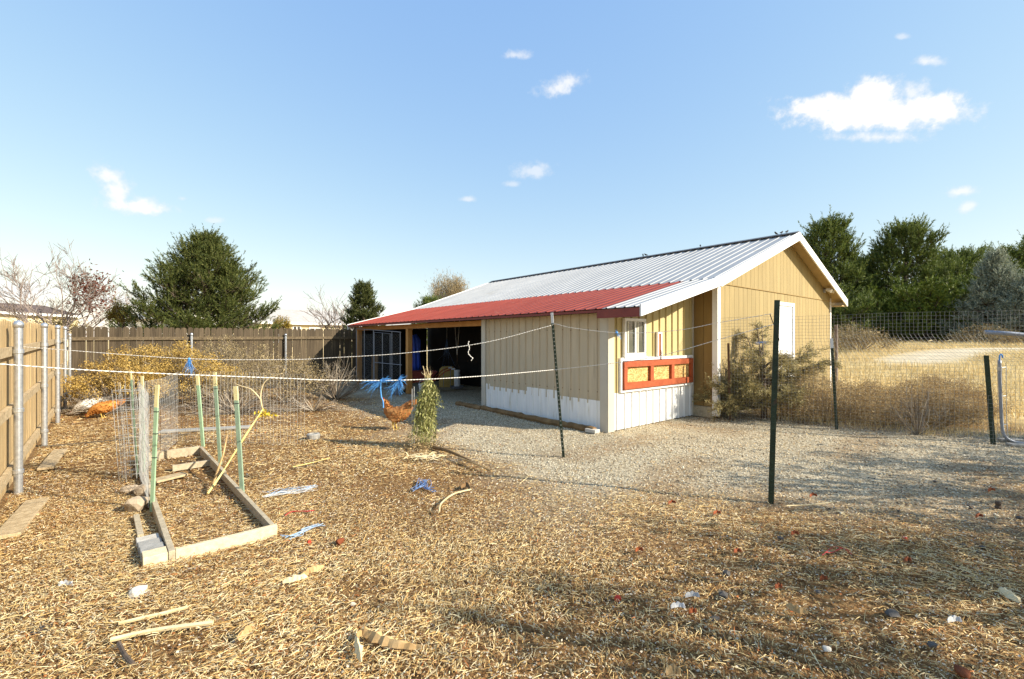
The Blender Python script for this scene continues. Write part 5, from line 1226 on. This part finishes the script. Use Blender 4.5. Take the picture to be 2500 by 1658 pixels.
pine('pine_tree', 'dark pine filling the right edge behind the spruces', at(2560, 42), hz(560, 42), 3.6, .5, .6, 120, 12, 58, 3.2, (.20, .045), 28, 'pine_r', 18, TR, (.5, .9), .4, trunk_r=.2)
# bushy low evergreens closing the tree line above the field
for k, (px, Yv, py, w_, lab) in enumerate(((2060, 33, 745, 2.2, 'low green shrubby pine under the tall pine by the shed'), (2160, 34, 735, 2.4, 'low green shrubby pine between the two tall trunks'), (2260, 32, 725, 2.4, 'bright green low pine in front of the tall pair'), (2350, 33, 700, 2.4, 'low dark pine left of the spruce'), (2450, 31, 740, 2.0, 'low dark pine in front of the spruce foot'), (2110, 36, 760, 2.6, 'far low pine behind the shed corner post'), (2210, 37, 750, 2.6, 'far low pine behind the bare pine trunk'), (2300, 37, 750, 2.6, 'far low pine left of the low dark one'), (2400, 37, 740, 2.6, 'far low pine behind the spruce'), (2500, 34, 740, 2.6, 'low pine cut by the right edge'))):
    pine('low_pine', lab, at(px, Yv), hz(py, Yv), w_, .28, .0, 100, 8, 60, 4.2, (.22, .06), 11, 'pine_r' if k not in (1, 2) else 'lime_pine', 30 + k, 'low pines under the tree line', (.35, .6), .2, trunk_r=.12)
# foliage tree tops peeping above the shed
def leafy(name, label, loc, H_, rx, rz, n, m, leaf=(.06, .12, .03), seed=1, trunk=.12, z0=None, group=None, twigs=True, up=.2):
    rs = np.random.default_rng(seed); loc = Vector(loc); r = thing(name, label, 'tree', loc, 0, group); zc = H_ - rz
    tb_ = MB().tube([loc, loc + Vector((.02, 0, zc * .5)), loc + Vector((0, 0, zc))], [trunk, trunk * .8, trunk * .5], 7); tb_.build('trunk', M['bark_grey'], r, smooth=True)
    nb = 46; an = rs.uniform(0, 6.28, nb); ph = np.arccos(rs.uniform(-.5, 1, nb)); rr_ = rs.uniform(.6, 1.0, nb)
    e = np.array(loc)[None] + np.stack([np.cos(an) * np.sin(ph) * rx * rr_, np.sin(an) * np.sin(ph) * rx * rr_, zc + np.cos(ph) * rz * rr_], 1)
    s_ = np.repeat(np.array([[loc.x, loc.y, zc * .75]]), nb, 0); mdl = (s_ + e) / 2 + rs.normal(size=(nb, 3)) * .1 * rx
    npmesh('limbs', ribbons(s_, mdl, e, np.full(nb, .05)), RIB, M['bark_grey'], r)['kind'] = 'stuff'
    i_ = rs.integers(0, nb, n); f_ = rs.uniform(.3, 1.05, n)[:, None]; p = mdl[i_] * (1 - f_) + e[i_] * f_ + rs.normal(size=(n, 3)) * rx * .13
    d = nrm(rs.normal(size=(n, 3)) + np.array([0, 0, up])); npmesh('crown', leaves(p, d, rs.uniform(leaf[0], leaf[1], n), np.full(n, leaf[2])), [(0, 1, 2, 3)], M[m], r)['kind'] = 'stuff'
leafy('autumn_tree', 'golden-olive bush behind the back fence left of the pine', at(298, 21), hz(735, 21), .62, .62, 3200, 'gold_leaf', (.06, .12, .035), 3, .07)
leafy('autumn_tree', 'small golden bush in front of the distant cream mobile home', at(688, 30), hz(772, 30), .62, .6, 2200, 'gold_leaf', (.08, .14, .04), 4, .06, up=1.0)
leafy('willow_tree', 'pale dry willow crown showing above the red roof', at(1095, 44), hz(670, 44), 2.3, 2.0, 7000, 'willow', (.25, .5, .03), 5, .2, up=1.6)
leafy('autumn_tree', 'golden brush along the fence foot of the bare tree', at(140, 24), hz(778, 24), 1.5, .45, 2500, 'gold_leaf', (.07, .13, .035), 6, .06)
pine('pine_tree', 'dark pine tip showing above the roof beside the willow', at(1052, 40), hz(722, 40), 1.6, .6, .6, 70, 20, 65, 5, (.24, .045), 14, 'pine_r', 40, None, (.4, .7))
def bare_tree(label, loc, H_, spread, seed, levels=5, m='bark_grey', leaf_px=None, nroot=6, rad=.10):
    rs = random.Random(seed); r = thing('bare_tree', label, 'tree', loc); loc = Vector(loc); tb_ = MB(); tw = []; tips = []
    trunk_top = loc + Vector((0, 0, H_ * .16)); tb_.tube([loc, trunk_top], [rad * 1.2, rad], 8); tb_.build('trunk', M[m], r)
    lm_ = MB()
    def grow(p, d, ln, rr_, lev):
        n = 4; pts = [p]; dd = d.copy()
        for k in range(n):
            dd = (dd + Vector((rs.gauss(0, .10), rs.gauss(0, .10), rs.gauss(.03, .06)))).normalized(); pts.append(pts[-1] + dd * ln / n)
        lm_.tube(pts, [max(rr_ * (1 - .5 * k / n), .008) for k in range(n + 1)], 5 if lev < 3 else 3, cap=False)
        if lev >= levels: tips.append(tuple(pts[-1])); return
        for k in range(rs.choice((3, 4)) if lev > 0 else 4):
            f = rs.uniform(.3, 1.0); i = min(int(f * n), n - 1); q_ = pts[i].lerp(pts[i + 1], f * n - i)
            side = Vector((rs.gauss(0, 1), rs.gauss(0, 1), rs.gauss(.2, .5))).normalized()
            grow(q_, (dd * .85 + side * .62).normalized(), ln * rs.uniform(.5, .72), max(rr_ * .55, .005), lev + 1)
    for k in range(nroot):
        a = k * 6.28 / nroot + rs.uniform(-.3, .3); d = Vector((math.cos(a) * spread, math.sin(a) * spread, 1)).normalized() if k else Vector((0, 0, 1))
        grow(trunk_top - Vector((0, 0, H_ * .05 * rs.random())), d, H_ * rs.uniform(.42, .52), rad * .6, 1)
    o = lm_.build('limbs', M[m], r); tag(o, kind='stuff'); return r, tips
rt, tips = bare_tree('bare grey tree with a few dry red leaves behind the left fence', at(150, 22), hz(608, 22) * .95, .85, 4, 5, nroot=9, rad=.085)
lp = np.array(tips); ctr = np.array([*at(222, 22)[:2], hz(700, 22)]); lp = ctr[None] + rng.normal(size=(700, 3)) * np.array([.35, .35, .38])
npmesh('dry_leaves', leaves(lp, rdir(700), rng.uniform(.10, .18, 700), rng.uniform(.05, .08, 700)), [(0, 1, 2, 3)], M['red_leaf'], rt)['kind'] = 'stuff'
ctr = np.array([*at(235, 22)[:2], hz(745, 22)]); lp = ctr[None] + rng.normal(size=(260, 3)) * np.array([.55, .4, .35])
npmesh('dry_leaves', leaves(lp, rdir(260), rng.uniform(.10, .18, 260), rng.uniform(.05, .08, 260)), [(0, 1, 2, 3)], M['red_leaf'], rt)['kind'] = 'stuff'
bare_tree('thin bare tree left of the small narrow pine', at(838, 26), hz(690, 26), .8, 9, 4, nroot=6, rad=.07)

# ------------------------------------------------------------------ far buildings
def far_house(name, label, A, B, depth, hwall, hroof, mw, mr, wins=(), gable_over=.3, ridge=.5):
    """box house, front wall from A to B (plan), depth away from the viewer"""
    A, B = Vector(A), Vector(B); d = (B - A); L = d.length; d.normalize(); n = Vector((-d.y, d.x, 0)); ang = math.atan2(d.y, d.x)
    r = thing(name, label, 'house', A, ang)
    wl_ = MB().box(0, L, 0, depth, 0, hwall); wl_.prism([(0, 0, hwall), (0, depth, hwall), (0, depth * ridge, hroof - .08)], (.02, 0, 0)); wl_.prism([(L - .02, 0, hwall), (L - .02, depth, hwall), (L - .02, depth * ridge, hroof - .08)], (.02, 0, 0)); wl_.build('wall', mw, r, world=False)
    g = gable_over
    for (y0, y1, nm) in ((-g, depth * ridge, 'roof'), (depth + g, depth * ridge, 'roof')):
        z0 = hwall - .05
        slope = Vector((0, y1 - y0, hroof - z0)); 
        mb = MB(); mb.prism([(-g, y0, z0), (-g, y1, hroof), (-g, y1, hroof - .10), (-g, y0, z0 - .10)], (L + 2 * g, 0, 0)); ro = mb.build(nm, mr, r, world=False)
        if y0 < 0:
            MB().box(-g, L + g, y0 - .03, y0 - .002, z0 - .14, z0 + .02).build('gutter', M['white_trim'], ro, world=False)
    for (x0, x1, z0, z1) in wins:
        wf_ = MB()
        for q_ in ((x0, x1, z1 - .07, z1), (x0, x1, z0, z0 + .07), (x0, x0 + .07, z0 + .071, z1 - .071), (x1 - .07, x1, z0 + .071, z1 - .071), ((x0 + x1) / 2 - .03, (x0 + x1) / 2 + .03, z0 + .071, z1 - .071)):
            wf_.box(q_[0], q_[1], -.06, -.003, q_[2], q_[3])
        w_ = wf_.build('window', M['white_trim'], r, world=False); MB().box(x0 + .07, x1 - .07, -.03, -.004, z0 + .07, z1 - .07).build('pane', M['house_dark'], w_, world=False)
    return r
a, b = at(625, 34), at(838, 38)
far_house('mobile_home', 'cream mobile home with a pale metal roof behind the fence', a, b, 5, hz(787, 36), hz(752, 36), M['house_siding'], M['house_roof_grey'], [(1.0, 2.0, 1.3, 2.45), (2.5, 3.1, 1.0, 2.6), (3.7, 4.6, 1.6, 2.5)])
a, b = at(-160, 26), at(190, 34)
far_house('long_shed', 'long cream building with a brown roof behind the left fence', a, b, 6, hz(764, 31), hz(737, 31), M['house_siding'], M['house_roof_brown'])
a, b = at(326, 31), at(430, 29)
far_house('small_house', 'small white gabled outbuilding half hidden by the pine', a + Vector((0, 0, 0)), b, 3.5, hz(772, 30), hz(742, 30), M['white_steel'], M['house_roof_grey'], [(.25, .7, 1.3, 2.2)])

# unseen sparse shrubs added outside the right edge to throw thin shade on the foreground
e0 = Vector((7.07, 3.18, 0)); hn = Vector((.638, -.77, 0))
SIDE = ['nearest', 'second', 'third', 'fourth', 'fifth', 'sixth', 'seventh', 'eighth', 'ninth', 'tenth', 'eleventh', 'twelfth', 'farthest']
for k in range(11):
    q_ = e0 + VV * (-8.5 + k * 1.35) + hn * (.3 + .3 * math.sin(k * 2.3)); hh_ = 3.2 + .25 * math.sin(k * 1.9 + .5)
    leafy('shade_shrub', SIDE[k] + ' thin-leaved shrub added for shade outside the right edge', q_, hh_, .95, 1.25, 560, 'gold_leaf', (.06, .12, .06), 50 + k, .05, group='added shade shrubs outside the right edge')
# ------------------------------------------------------------------ field grass
def blades(n, xr, yr, hr_, w, keep, name, label):
    x = rng.uniform(*xr, n); y = rng.uniform(*yr, n); k = keep(x, y); x, y = x[k], y[k]; n = len(x)
    p = np.stack([x, y, fz(x, y)], 1); d = nrm(np.stack([rng.normal(size=n) * .35, rng.normal(size=n) * .35, np.ones(n)], 1)); patch = .6 + .5 * np.clip(np.sin(x * 1.1 + y * .7) * np.sin(y * .9 - x * .4) + .3, 0, 1)
    o = npmesh(name, tris(p, d, rng.uniform(*hr_, n) * patch, np.full(n, w)), [(0, 1, 2)], M['drygrass']); tag(o, label, 'grass', kind='stuff')
def on_track(x, y):
    d = np.full(x.shape, 9.0)
    for k in range(len(tr) - 1):
        a, b = tr[k][0], tr[k + 1][0]; ab = b - a; t = np.clip(((x - a.x) * ab.x + (y - a.y) * ab.y) / ab.length_squared, 0, 1); d = np.minimum(d, np.hypot(x - a.x - t * ab.x, y - a.y - t * ab.y))
    return d < 1.2
blades(85000, (5, 36), (9, 36), (.15, .45), .022, lambda x, y: (y + .9 * (x - 4.2) > 12.6) & ~in_shed(x, y) & (x / y < 1.5) & ~on_track(x, y), 'field_grass', 'pale golden dry grass in the field beyond the wire fence')
blades(9000, (5.0, 10), (7.3, 12), (.08, .3), .008, lambda x, y: (y + .9 * (x - 4.2) > 9.6) & (y + .9 * (x - 4.2) < 13) & ~in_shed(x, y), 'fence_grass', 'short dry grass under the wire fence')

# ------------------------------------------------------------------ straw, chips and gravel
def keep_out(x, y, z=.0):
    return in_shed(x, y)
def bed_in(x, y):
    dx, dy = x - B0.x, y - B0.y; a = dx * DVv.x + dy * DVv.y; b = dx * DU.x + dy * DU.y
    return (a > -.04) & (a < BW + .04) & (b > -.01) & (b < BL)
def fence_side(x, y):
    return ((x - FP1.x) * FN.x + (y - FP1.y) * FN.y > -.05) & ((x - FCORNER.x) * FD.x + (y - FCORNER.y) * FD.y < .05)
def dens_field(x, y):
    return .55 + .45 * np.sin(x * 1.3 + .8 * np.sin(y * 1.1)) * np.sin(y * 1.6 + .5 * np.sin(x * 2.0) + 1)
BARE = [(G(1000, 1190), .55), (G(1180, 1175), .35), (G(560, 1150), .4), (G(1620, 1330), .45), (G(2050, 1480), .3), (G(430, 1600), .22), (G(880, 1440), .25), (G(300, 1130), .5), (G(1350, 1560), .22), (G(1900, 1230), .5)]
HEAP = [(G(150, 1480), .55, .030), (G(450, 1620), .5, .035), (G(760, 1460), .5, .03), (G(1250, 1400), .6, .03), (G(1000, 1620), .35, .025), (G(1650, 1600), .45, .028), (G(2250, 1400), .7, .03), (G(250, 1330), .5, .025), (G(650, 1290), .4, .02)]
def bare(x, y):
    b = np.zeros_like(x)
    for c, r in BARE: b = np.maximum(b, np.exp(-((x - c.x) ** 2 + 1.6 * (y - c.y) ** 2) / (r * r) * (1 + .5 * np.sin(x * 7) * np.sin(y * 6))))
    return b
def heap(x, y):
    b = np.zeros_like(x)
    for c, r, h in HEAP: b = b + h * np.exp(-((x - c.x) ** 2 + (y - c.y) ** 2) / (r * r))
    return b
def straw(n, yr, lens, wid, zmax, two, name, label, hr=1.25):
    y = rng.uniform(*yr, n); x = rng.uniform(-1, 1, n) * (hr * yr[1])
    k = (np.abs(x) < hr * y + .5) & ~keep_out(x, y) & fence_side(x, y) & (rng.random(n) < 1 - .95 * np.clip(gravel_mask(x, y) * 1.15 + .2 * np.sin(x * 6 + y * 4) * np.sin(y * 7 - x * 3) * (gravel_mask(x, y) > .1), 0, 1)) & (rng.random(n) < (.22 + .78 * np.clip(dens_field(x, y) + heap(x, y) * 14, 0, 1)) * (1 - .85 * bare(x, y)) * (1 - .42 * sstep(((x - 2) * .638 - (y - 4.8) * .77 + .25 * wob(x, y)) / .9)))  # straw thinned past the foreground shade line, so browner litter deepens that shade
    k &= (y + .9 * (x - 4.2) < 10.6)
    k &= ~bed_in(x, y) | (rng.random(n) < .45)
    x, y = x[k], y[k]; n = len(x)
    th = rng.uniform(0, 6.28, n) * .65 + 1.2 * np.sin(x * .9 + y * .6); L = rng.uniform(*lens, n) * np.where(rng.random(n) < .08, 2.6, 1); w = rng.uniform(*wid, n)
    z = gz(x, y) + rng.random(n) ** 1.6 * zmax + .003 + heap(x, y) * rng.random(n)
    d = np.stack([np.cos(th), np.sin(th), rng.normal(size=n) * .10], 1); c = np.stack([x, y, z], 1)
    p0 = c - d * (L / 2)[:, None]; p2 = c + d * (L / 2)[:, None]; p0[:, 2] = np.maximum(p0[:, 2], gz(p0[:, 0], p0[:, 1]) + .001); p2[:, 2] = np.maximum(p2[:, 2], gz(p2[:, 0], p2[:, 1]) + .001)
    sd = np.stack([-np.sin(th), np.cos(th), rng.normal(size=n) * .5], 1); sd = nrm(sd) * (w / 2)[:, None]
    if two:
        bend = np.stack([-np.sin(th), np.cos(th), np.zeros(n)], 1) * (rng.normal(size=n) * .06 * L)[:, None]; p1 = c + bend + np.array([0, 0, .003])
        V = np.stack([p0 - sd, p0 + sd, p1 - sd, p1 + sd, p2 - sd * .6, p2 + sd * .6], 1); o = npmesh(name, V, RIB, M['straw'])
    else:
        o = npmesh(name, np.stack([p0 - sd, p0 + sd, p2 + sd * .6, p2 - sd * .6], 1), [(0, 1, 2, 3)], M['straw'])
    tag(o, label, 'straw', kind='stuff'); return o
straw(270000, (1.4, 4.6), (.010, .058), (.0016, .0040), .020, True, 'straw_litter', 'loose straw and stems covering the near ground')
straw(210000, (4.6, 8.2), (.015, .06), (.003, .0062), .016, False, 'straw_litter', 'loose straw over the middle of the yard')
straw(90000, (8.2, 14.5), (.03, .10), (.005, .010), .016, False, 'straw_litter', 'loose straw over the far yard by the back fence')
def chips(n, yr, size, name, label):
    y = rng.uniform(*yr, n); x = rng.uniform(-1, 1, n) * (1.25 * yr[1]); k = (np.abs(x) < 1.25 * y + .5) & ~keep_out(x, y) & fence_side(x, y) & (rng.random(n) < (1 - .86 * gravel_mask(x, y) * (1 - .25 * dirt_patch(x, y))) * (1 - .6 * bare(x, y))) & (y + .9 * (x - 4.2) < 10.6)
    x, y = x[k], y[k]; n = len(x); p = np.stack([x, y, gz(x, y) + .004 + rng.random(n) * .018], 1); d = nrm(np.stack([rng.normal(size=n), rng.normal(size=n), rng.normal(size=n) * .25], 1))
    ln = rng.uniform(*size, n); up = nrm(np.stack([rng.normal(size=n) * .35, rng.normal(size=n) * .35, np.ones(n)], 1)); sd = nrm(np.cross(d, up)) * (ln * rng.uniform(.18, .4, n))[:, None]
    m_ = p + d * (ln * .45)[:, None]; e = p + d * ln[:, None]
    o = npmesh(name, np.stack([p, m_ + sd, e, m_ - sd], 1), [(0, 1, 2, 3)], M['chips']); tag(o, label, 'litter', kind='stuff')
chips(230000, (1.4, 5.0), (.005, .020), 'leaf_litter', 'small dry leaf and husk bits on the near ground')
chips(130000, (5.0, 14), (.012, .034), 'leaf_litter', 'small dry leaf bits over the far ground')
def gravel(n, yr, size, name, label, fn):
    y = rng.uniform(*yr, n); x = rng.uniform(-1, 1, n) * (1.2 * yr[1]); k = (np.abs(x) < 1.22 * y + .5) & ~in_shed(x, y) & fence_side(x, y) & (rng.random(n) < fn(x, y))
    x, y = x[k], y[k]; n = len(x); s = rng.uniform(*size, n); c = np.stack([x, y, gz(x, y) + s * .25], 1)
    A = rdir(n); B_ = nrm(np.cross(A, rdir(n))); C_ = np.cross(A, B_); f = rng.uniform(.6, 1.15, (n, 6, 1))
    S = s[:, None]
    V = np.stack([c + A * S * f[:, 0], c - A * S * f[:, 1], c + B_ * S * f[:, 2], c - B_ * S * f[:, 3], c + C_ * S * f[:, 4] * .8, c - C_ * S * f[:, 5] * .8], 1)
    V[:, :, 2] = (V[:, :, 2] - c[:, None, 2]) * .75 + c[:, None, 2]
    o = npmesh(name, V, [(0, 2, 4), (2, 1, 4), (1, 3, 4), (3, 0, 4), (2, 0, 5), (1, 2, 5), (3, 1, 5), (0, 3, 5)], M['gravel']); tag(o, label, 'gravel', kind='stuff')
gravel(135000, (3.3, 11.5), (.004, .014), 'gravel', 'pale crushed gravel in front of the shed', lambda x, y: np.where(y + .9 * (x - 4.2) < 11.4, gravel_mask(x, y) * (1 - .35 * dirt_patch(x, y)), 0))
gravel(14000, (1.5, 7), (.005, .012), 'gravel_scatter', 'stray pebbles among the straw', lambda x, y: np.full(x.shape, .5))

# ------------------------------------------------------------------ single bits lying about
def flat_twine(label, pix, m, r=.005, n=3, group='twine scraps on the ground', name='twine_scrap', cat='twine'):
    rt_ = thing(name, label, cat, G(*pix[0]), 0, group)
    for k in range(n):
        pts = [G(x + random.uniform(-14, 14), y + random.uniform(-7, 7), .02 + .025 * random.random()) for x, y in pix]
        MB().tube(smooth_pts(pts, 4), r * random.uniform(.3, .6), 5).build('strand', M[m], rt_)
flat_twine('tangled pale blue twine on the ground right of the bed', [(650, 1208), (680, 1198), (715, 1195), (762, 1190)], 'twine_pale', .005, 6)
flat_twine('second strand cluster of blue-white twine by the first scrap', [(648, 1212), (690, 1203), (730, 1200), (766, 1193)], 'feather', .005, 9)
flat_twine('dark blue twine knot lying on the bare patch', [(1015, 1195), (1030, 1180), (1035, 1172), (1042, 1190), (1055, 1195)], 'twine_dark', .007, 9)
flat_twine('pale blue twine strip lying in front of the bed corner', [(698, 1312), (725, 1302), (750, 1292), (785, 1284)], 'twine_pale', .006, 6)
flat_twine('dark red strap on the straw right of the bed', [(694, 1253), (720, 1250), (745, 1247), (766, 1249)], 'red_strap', .008, 2, 'red straps', 'strap', 'strap')
flat_twine('dark red strap curling on the shaded straw at right', [(2012, 1350), (2030, 1342), (2055, 1340), (2085, 1346)], 'red_strap', .007, 2, 'red straps', 'strap', 'strap')
def stem(label, pix, r=.006, m='straw_stem', group='long dry stems'):
    pts = [G(x, y, .05) for x, y in pix]; o = MB().tube(smooth_pts(pts, 5), r, 6).build('plant_stalk', M[m]); tag(o, label, 'stem', group)
stem('long pale dry stem on the straw, upper of two at lower left', [(290, 1522), (350, 1508), (400, 1497), (458, 1482)], .010, 'straw_stem')
stem('long pale dry stem on the straw, lower of two at lower left', [(270, 1562), (330, 1548), (400, 1535), (520, 1520)], .012, 'straw_stem')
stem('curved pale branch below the uprooted stalk', [(1072, 1250), (1078, 1228), (1110, 1205), (1150, 1195)], .008, 'straw_stem')
stem('thin yellow stem in front of the round block', [(715, 1140), (760, 1130), (805, 1118)], .006, 'stalk')
stem('long thin dry stem lying by the nearest post', [(1920, 1235), (1980, 1232), (2040, 1225)], .006)
stem('brown twig in the straw at the bottom left', [(290, 1570), (305, 1600), (325, 1622)], .010, 'bark')
def husk(label, pix, w, m='husk', h_=.05, name='dry_husk', group='dry husks', cat='husk'):
    pts = smooth_pts([G(x, y, .045) for x, y in pix], 4); mb = MB(); n = len(pts)
    for k, p in enumerate(pts):
        f = k / (n - 1); d = (pts[min(k + 1, n - 1)] - pts[max(k - 1, 0)]).normalized(); sd = Vector((-d.y, d.x, 0)); ww = w * .8 * math.sin(math.pi * min(max(f, .04), .96)) ** .8 * (1 + .35 * math.sin(k * 2.7 + w * 900))
        mb.v += [tuple(p - sd * ww + Vector((0, 0, -.012))), tuple(p + Vector((0, 0, h_ * math.sin(math.pi * f) * .35 + .006 * math.sin(k * 3.7)))), tuple(p + sd * ww + Vector((0, 0, .012 * math.sin(k * 2.1))))]
    for k in range(n - 1):
        for j in range(2): a_ = k * 3 + j; mb.f.append((a_, a_ + 1, a_ + 4, a_ + 3))
    o = mb.build(name, M[m]); s_ = o.modifiers.new('t', 'SOLIDIFY'); s_.thickness = .003; tag(o, label, cat, group)
husk('large curled brown husk at bottom centre', [(870, 1552), (890, 1542), (930, 1560), (975, 1572), (1030, 1580)], .030)
husk('narrow pale husk pointing down beside the large curled one', [(868, 1555), (876, 1585), (882, 1612)], .018, 'straw_stem')
husk('golden husk standing up in the straw', [(735, 1410), (750, 1395), (770, 1388), (790, 1380)], .028)
husk('pale leaf lying at the lower right edge', [(2440, 1435), (2465, 1452), (2490, 1468)], .035, 'straw_stem')
husk('golden husk on the shaded straw right of centre', [(1920, 1475), (1945, 1487), (1972, 1492)], .022)
husk('pale brown chip at the bottom of the shaded straw', [(1625, 1640), (1645, 1632), (1660, 1640)], .022)
husk('orange-brown leaf bunch in the lower left straw', [(580, 1560), (600, 1540), (618, 1525)], .03)
husk('tan husk near the front of the garden bed', [(690, 1420), (720, 1412), (750, 1405)], .022, 'straw_stem')
husk('brown curled leaf beside the twine knot', [(1125, 1190), (1140, 1182), (1150, 1196)], .03, 'timber')
rock('stone', 'broken pale stone in the lower left straw', G(338, 1462), (.05, .045, .045), M['stone_pale'], 31, .8)
rock('stone', 'smaller pale stone beside the broken one', G(360, 1458), (.028, .025, .025), M['stone_pale'], 32, .8)
rock('stone', 'flat white stone left of the rock pile', G(52, 1292), (.04, .03, .015), M['stone_pale'], 33, .9)
rock('stone', 'round white pebble in the lower centre straw', G(862, 1480), (.016, .015, .014), M['stone_pale'], 34, .9)
rock('stone', 'flat pale pebble at lower right centre', G(2018, 1590), (.028, .022, .012), M['stone_pale'], 35, .9)
rock('stone', 'grey flat stone on the shaded litter', G(2178, 1505), (.045, .035, .02), M['stone_dark'], 36, .8)
rock('stone', 'dark flat stone in the left straw', G(100, 1545), (.05, .03, .02), M['stone_dark'], 37, .8)
rock('tomato', 'red tomato on the shaded straw at lower centre', G(1508, 1470), (.022, .022, .020), M['tomato'], 38, .95, None, 'tomato')
rock('tomato', 'small red tomato in front of the bed', G(755, 1328), (.016, .016, .014), M['tomato'], 39, .95, None, 'tomato')
rock('tomato', 'small red tomato on the far right litter', G(2208, 1320), (.022, .02, .016), M['tomato'], 40, .9, None, 'tomato')
rock('orange_rind', 'shrivelled orange rind at the bottom right', G(2350, 1648), (.042, .03, .018), M['orange_peel'], 41, .9, None, 'rind')
rock('orange_rind', 'crushed orange-red rind beside the blue twine strip', G(830, 1330), (.04, .03, .025), M['orange_peel'], 42, .9, None, 'rind')
for k, (px, py, s_) in enumerate(((2352, 1335, .028), (2398, 1340, .03), (2385, 1352, .03), (2368, 1238, .028), (2437, 1240, .022), (2370, 1244, .02), (2490, 1268, .035), (2282, 1178, .028), (2252, 1185, .016), (2196, 1250, .022), (2180, 1243, .02), (1775, 1405, .035), (1765, 1460, .04), (1998, 1448, .022), (2192, 1450, .03), (2275, 1580, .03), (1745, 1515, .03), (2205, 1212, .018), (2320, 1185, .015), (1905, 1318, .03))):
    rock('dark_stone', 'dark rounded stone lying on the shaded straw at right', G(px, py), (s_, s_ * .8, s_ * .55), M['stone_dark'], 60 + k, .8, 'dark stones on the shaded straw', 'stone', 1)
p = G(2437, 1242); o = MB().lathe([(.02, 0), (.026, .015), (.018, .03), (.024, .05), (.02, .065), (.005, .07)], p, 9).build('pine_cone', M['bark']); tag(o, 'dark upright pine cone near the right edge', 'cone')
for (px, py, lab) in ((1690, 1452, 'white feather on the shaded straw'), (1655, 1478, 'grey feather just below the white one'), (2330, 1512, 'pale grey feather at lower right'), (160, 1425, 'white scrap in the left straw')):
    husk(lab, [(px - 18, py + 2), (px, py - 3), (px + 18, py + 1)], .008, 'feather', .03, 'feather', 'feathers', 'feather')
for k, (px, py) in enumerate(((1800, 1343), (1900, 1430), (1690, 1490), (1940, 1300), (1985, 1208), (2215, 1365), (1560, 1340), (1750, 1250), (2390, 1258), (2010, 1410), (2420, 1195), (1640, 1225))):
    husk('small rust-red dry leaf on the shaded straw', [(px - 9, py + 3), (px, py - 2), (px + 10, py + 1)], random.uniform(.006, .011), 'orange_peel', .02, 'red_leaf', 'rust-red leaves on the shaded straw', 'leaf')
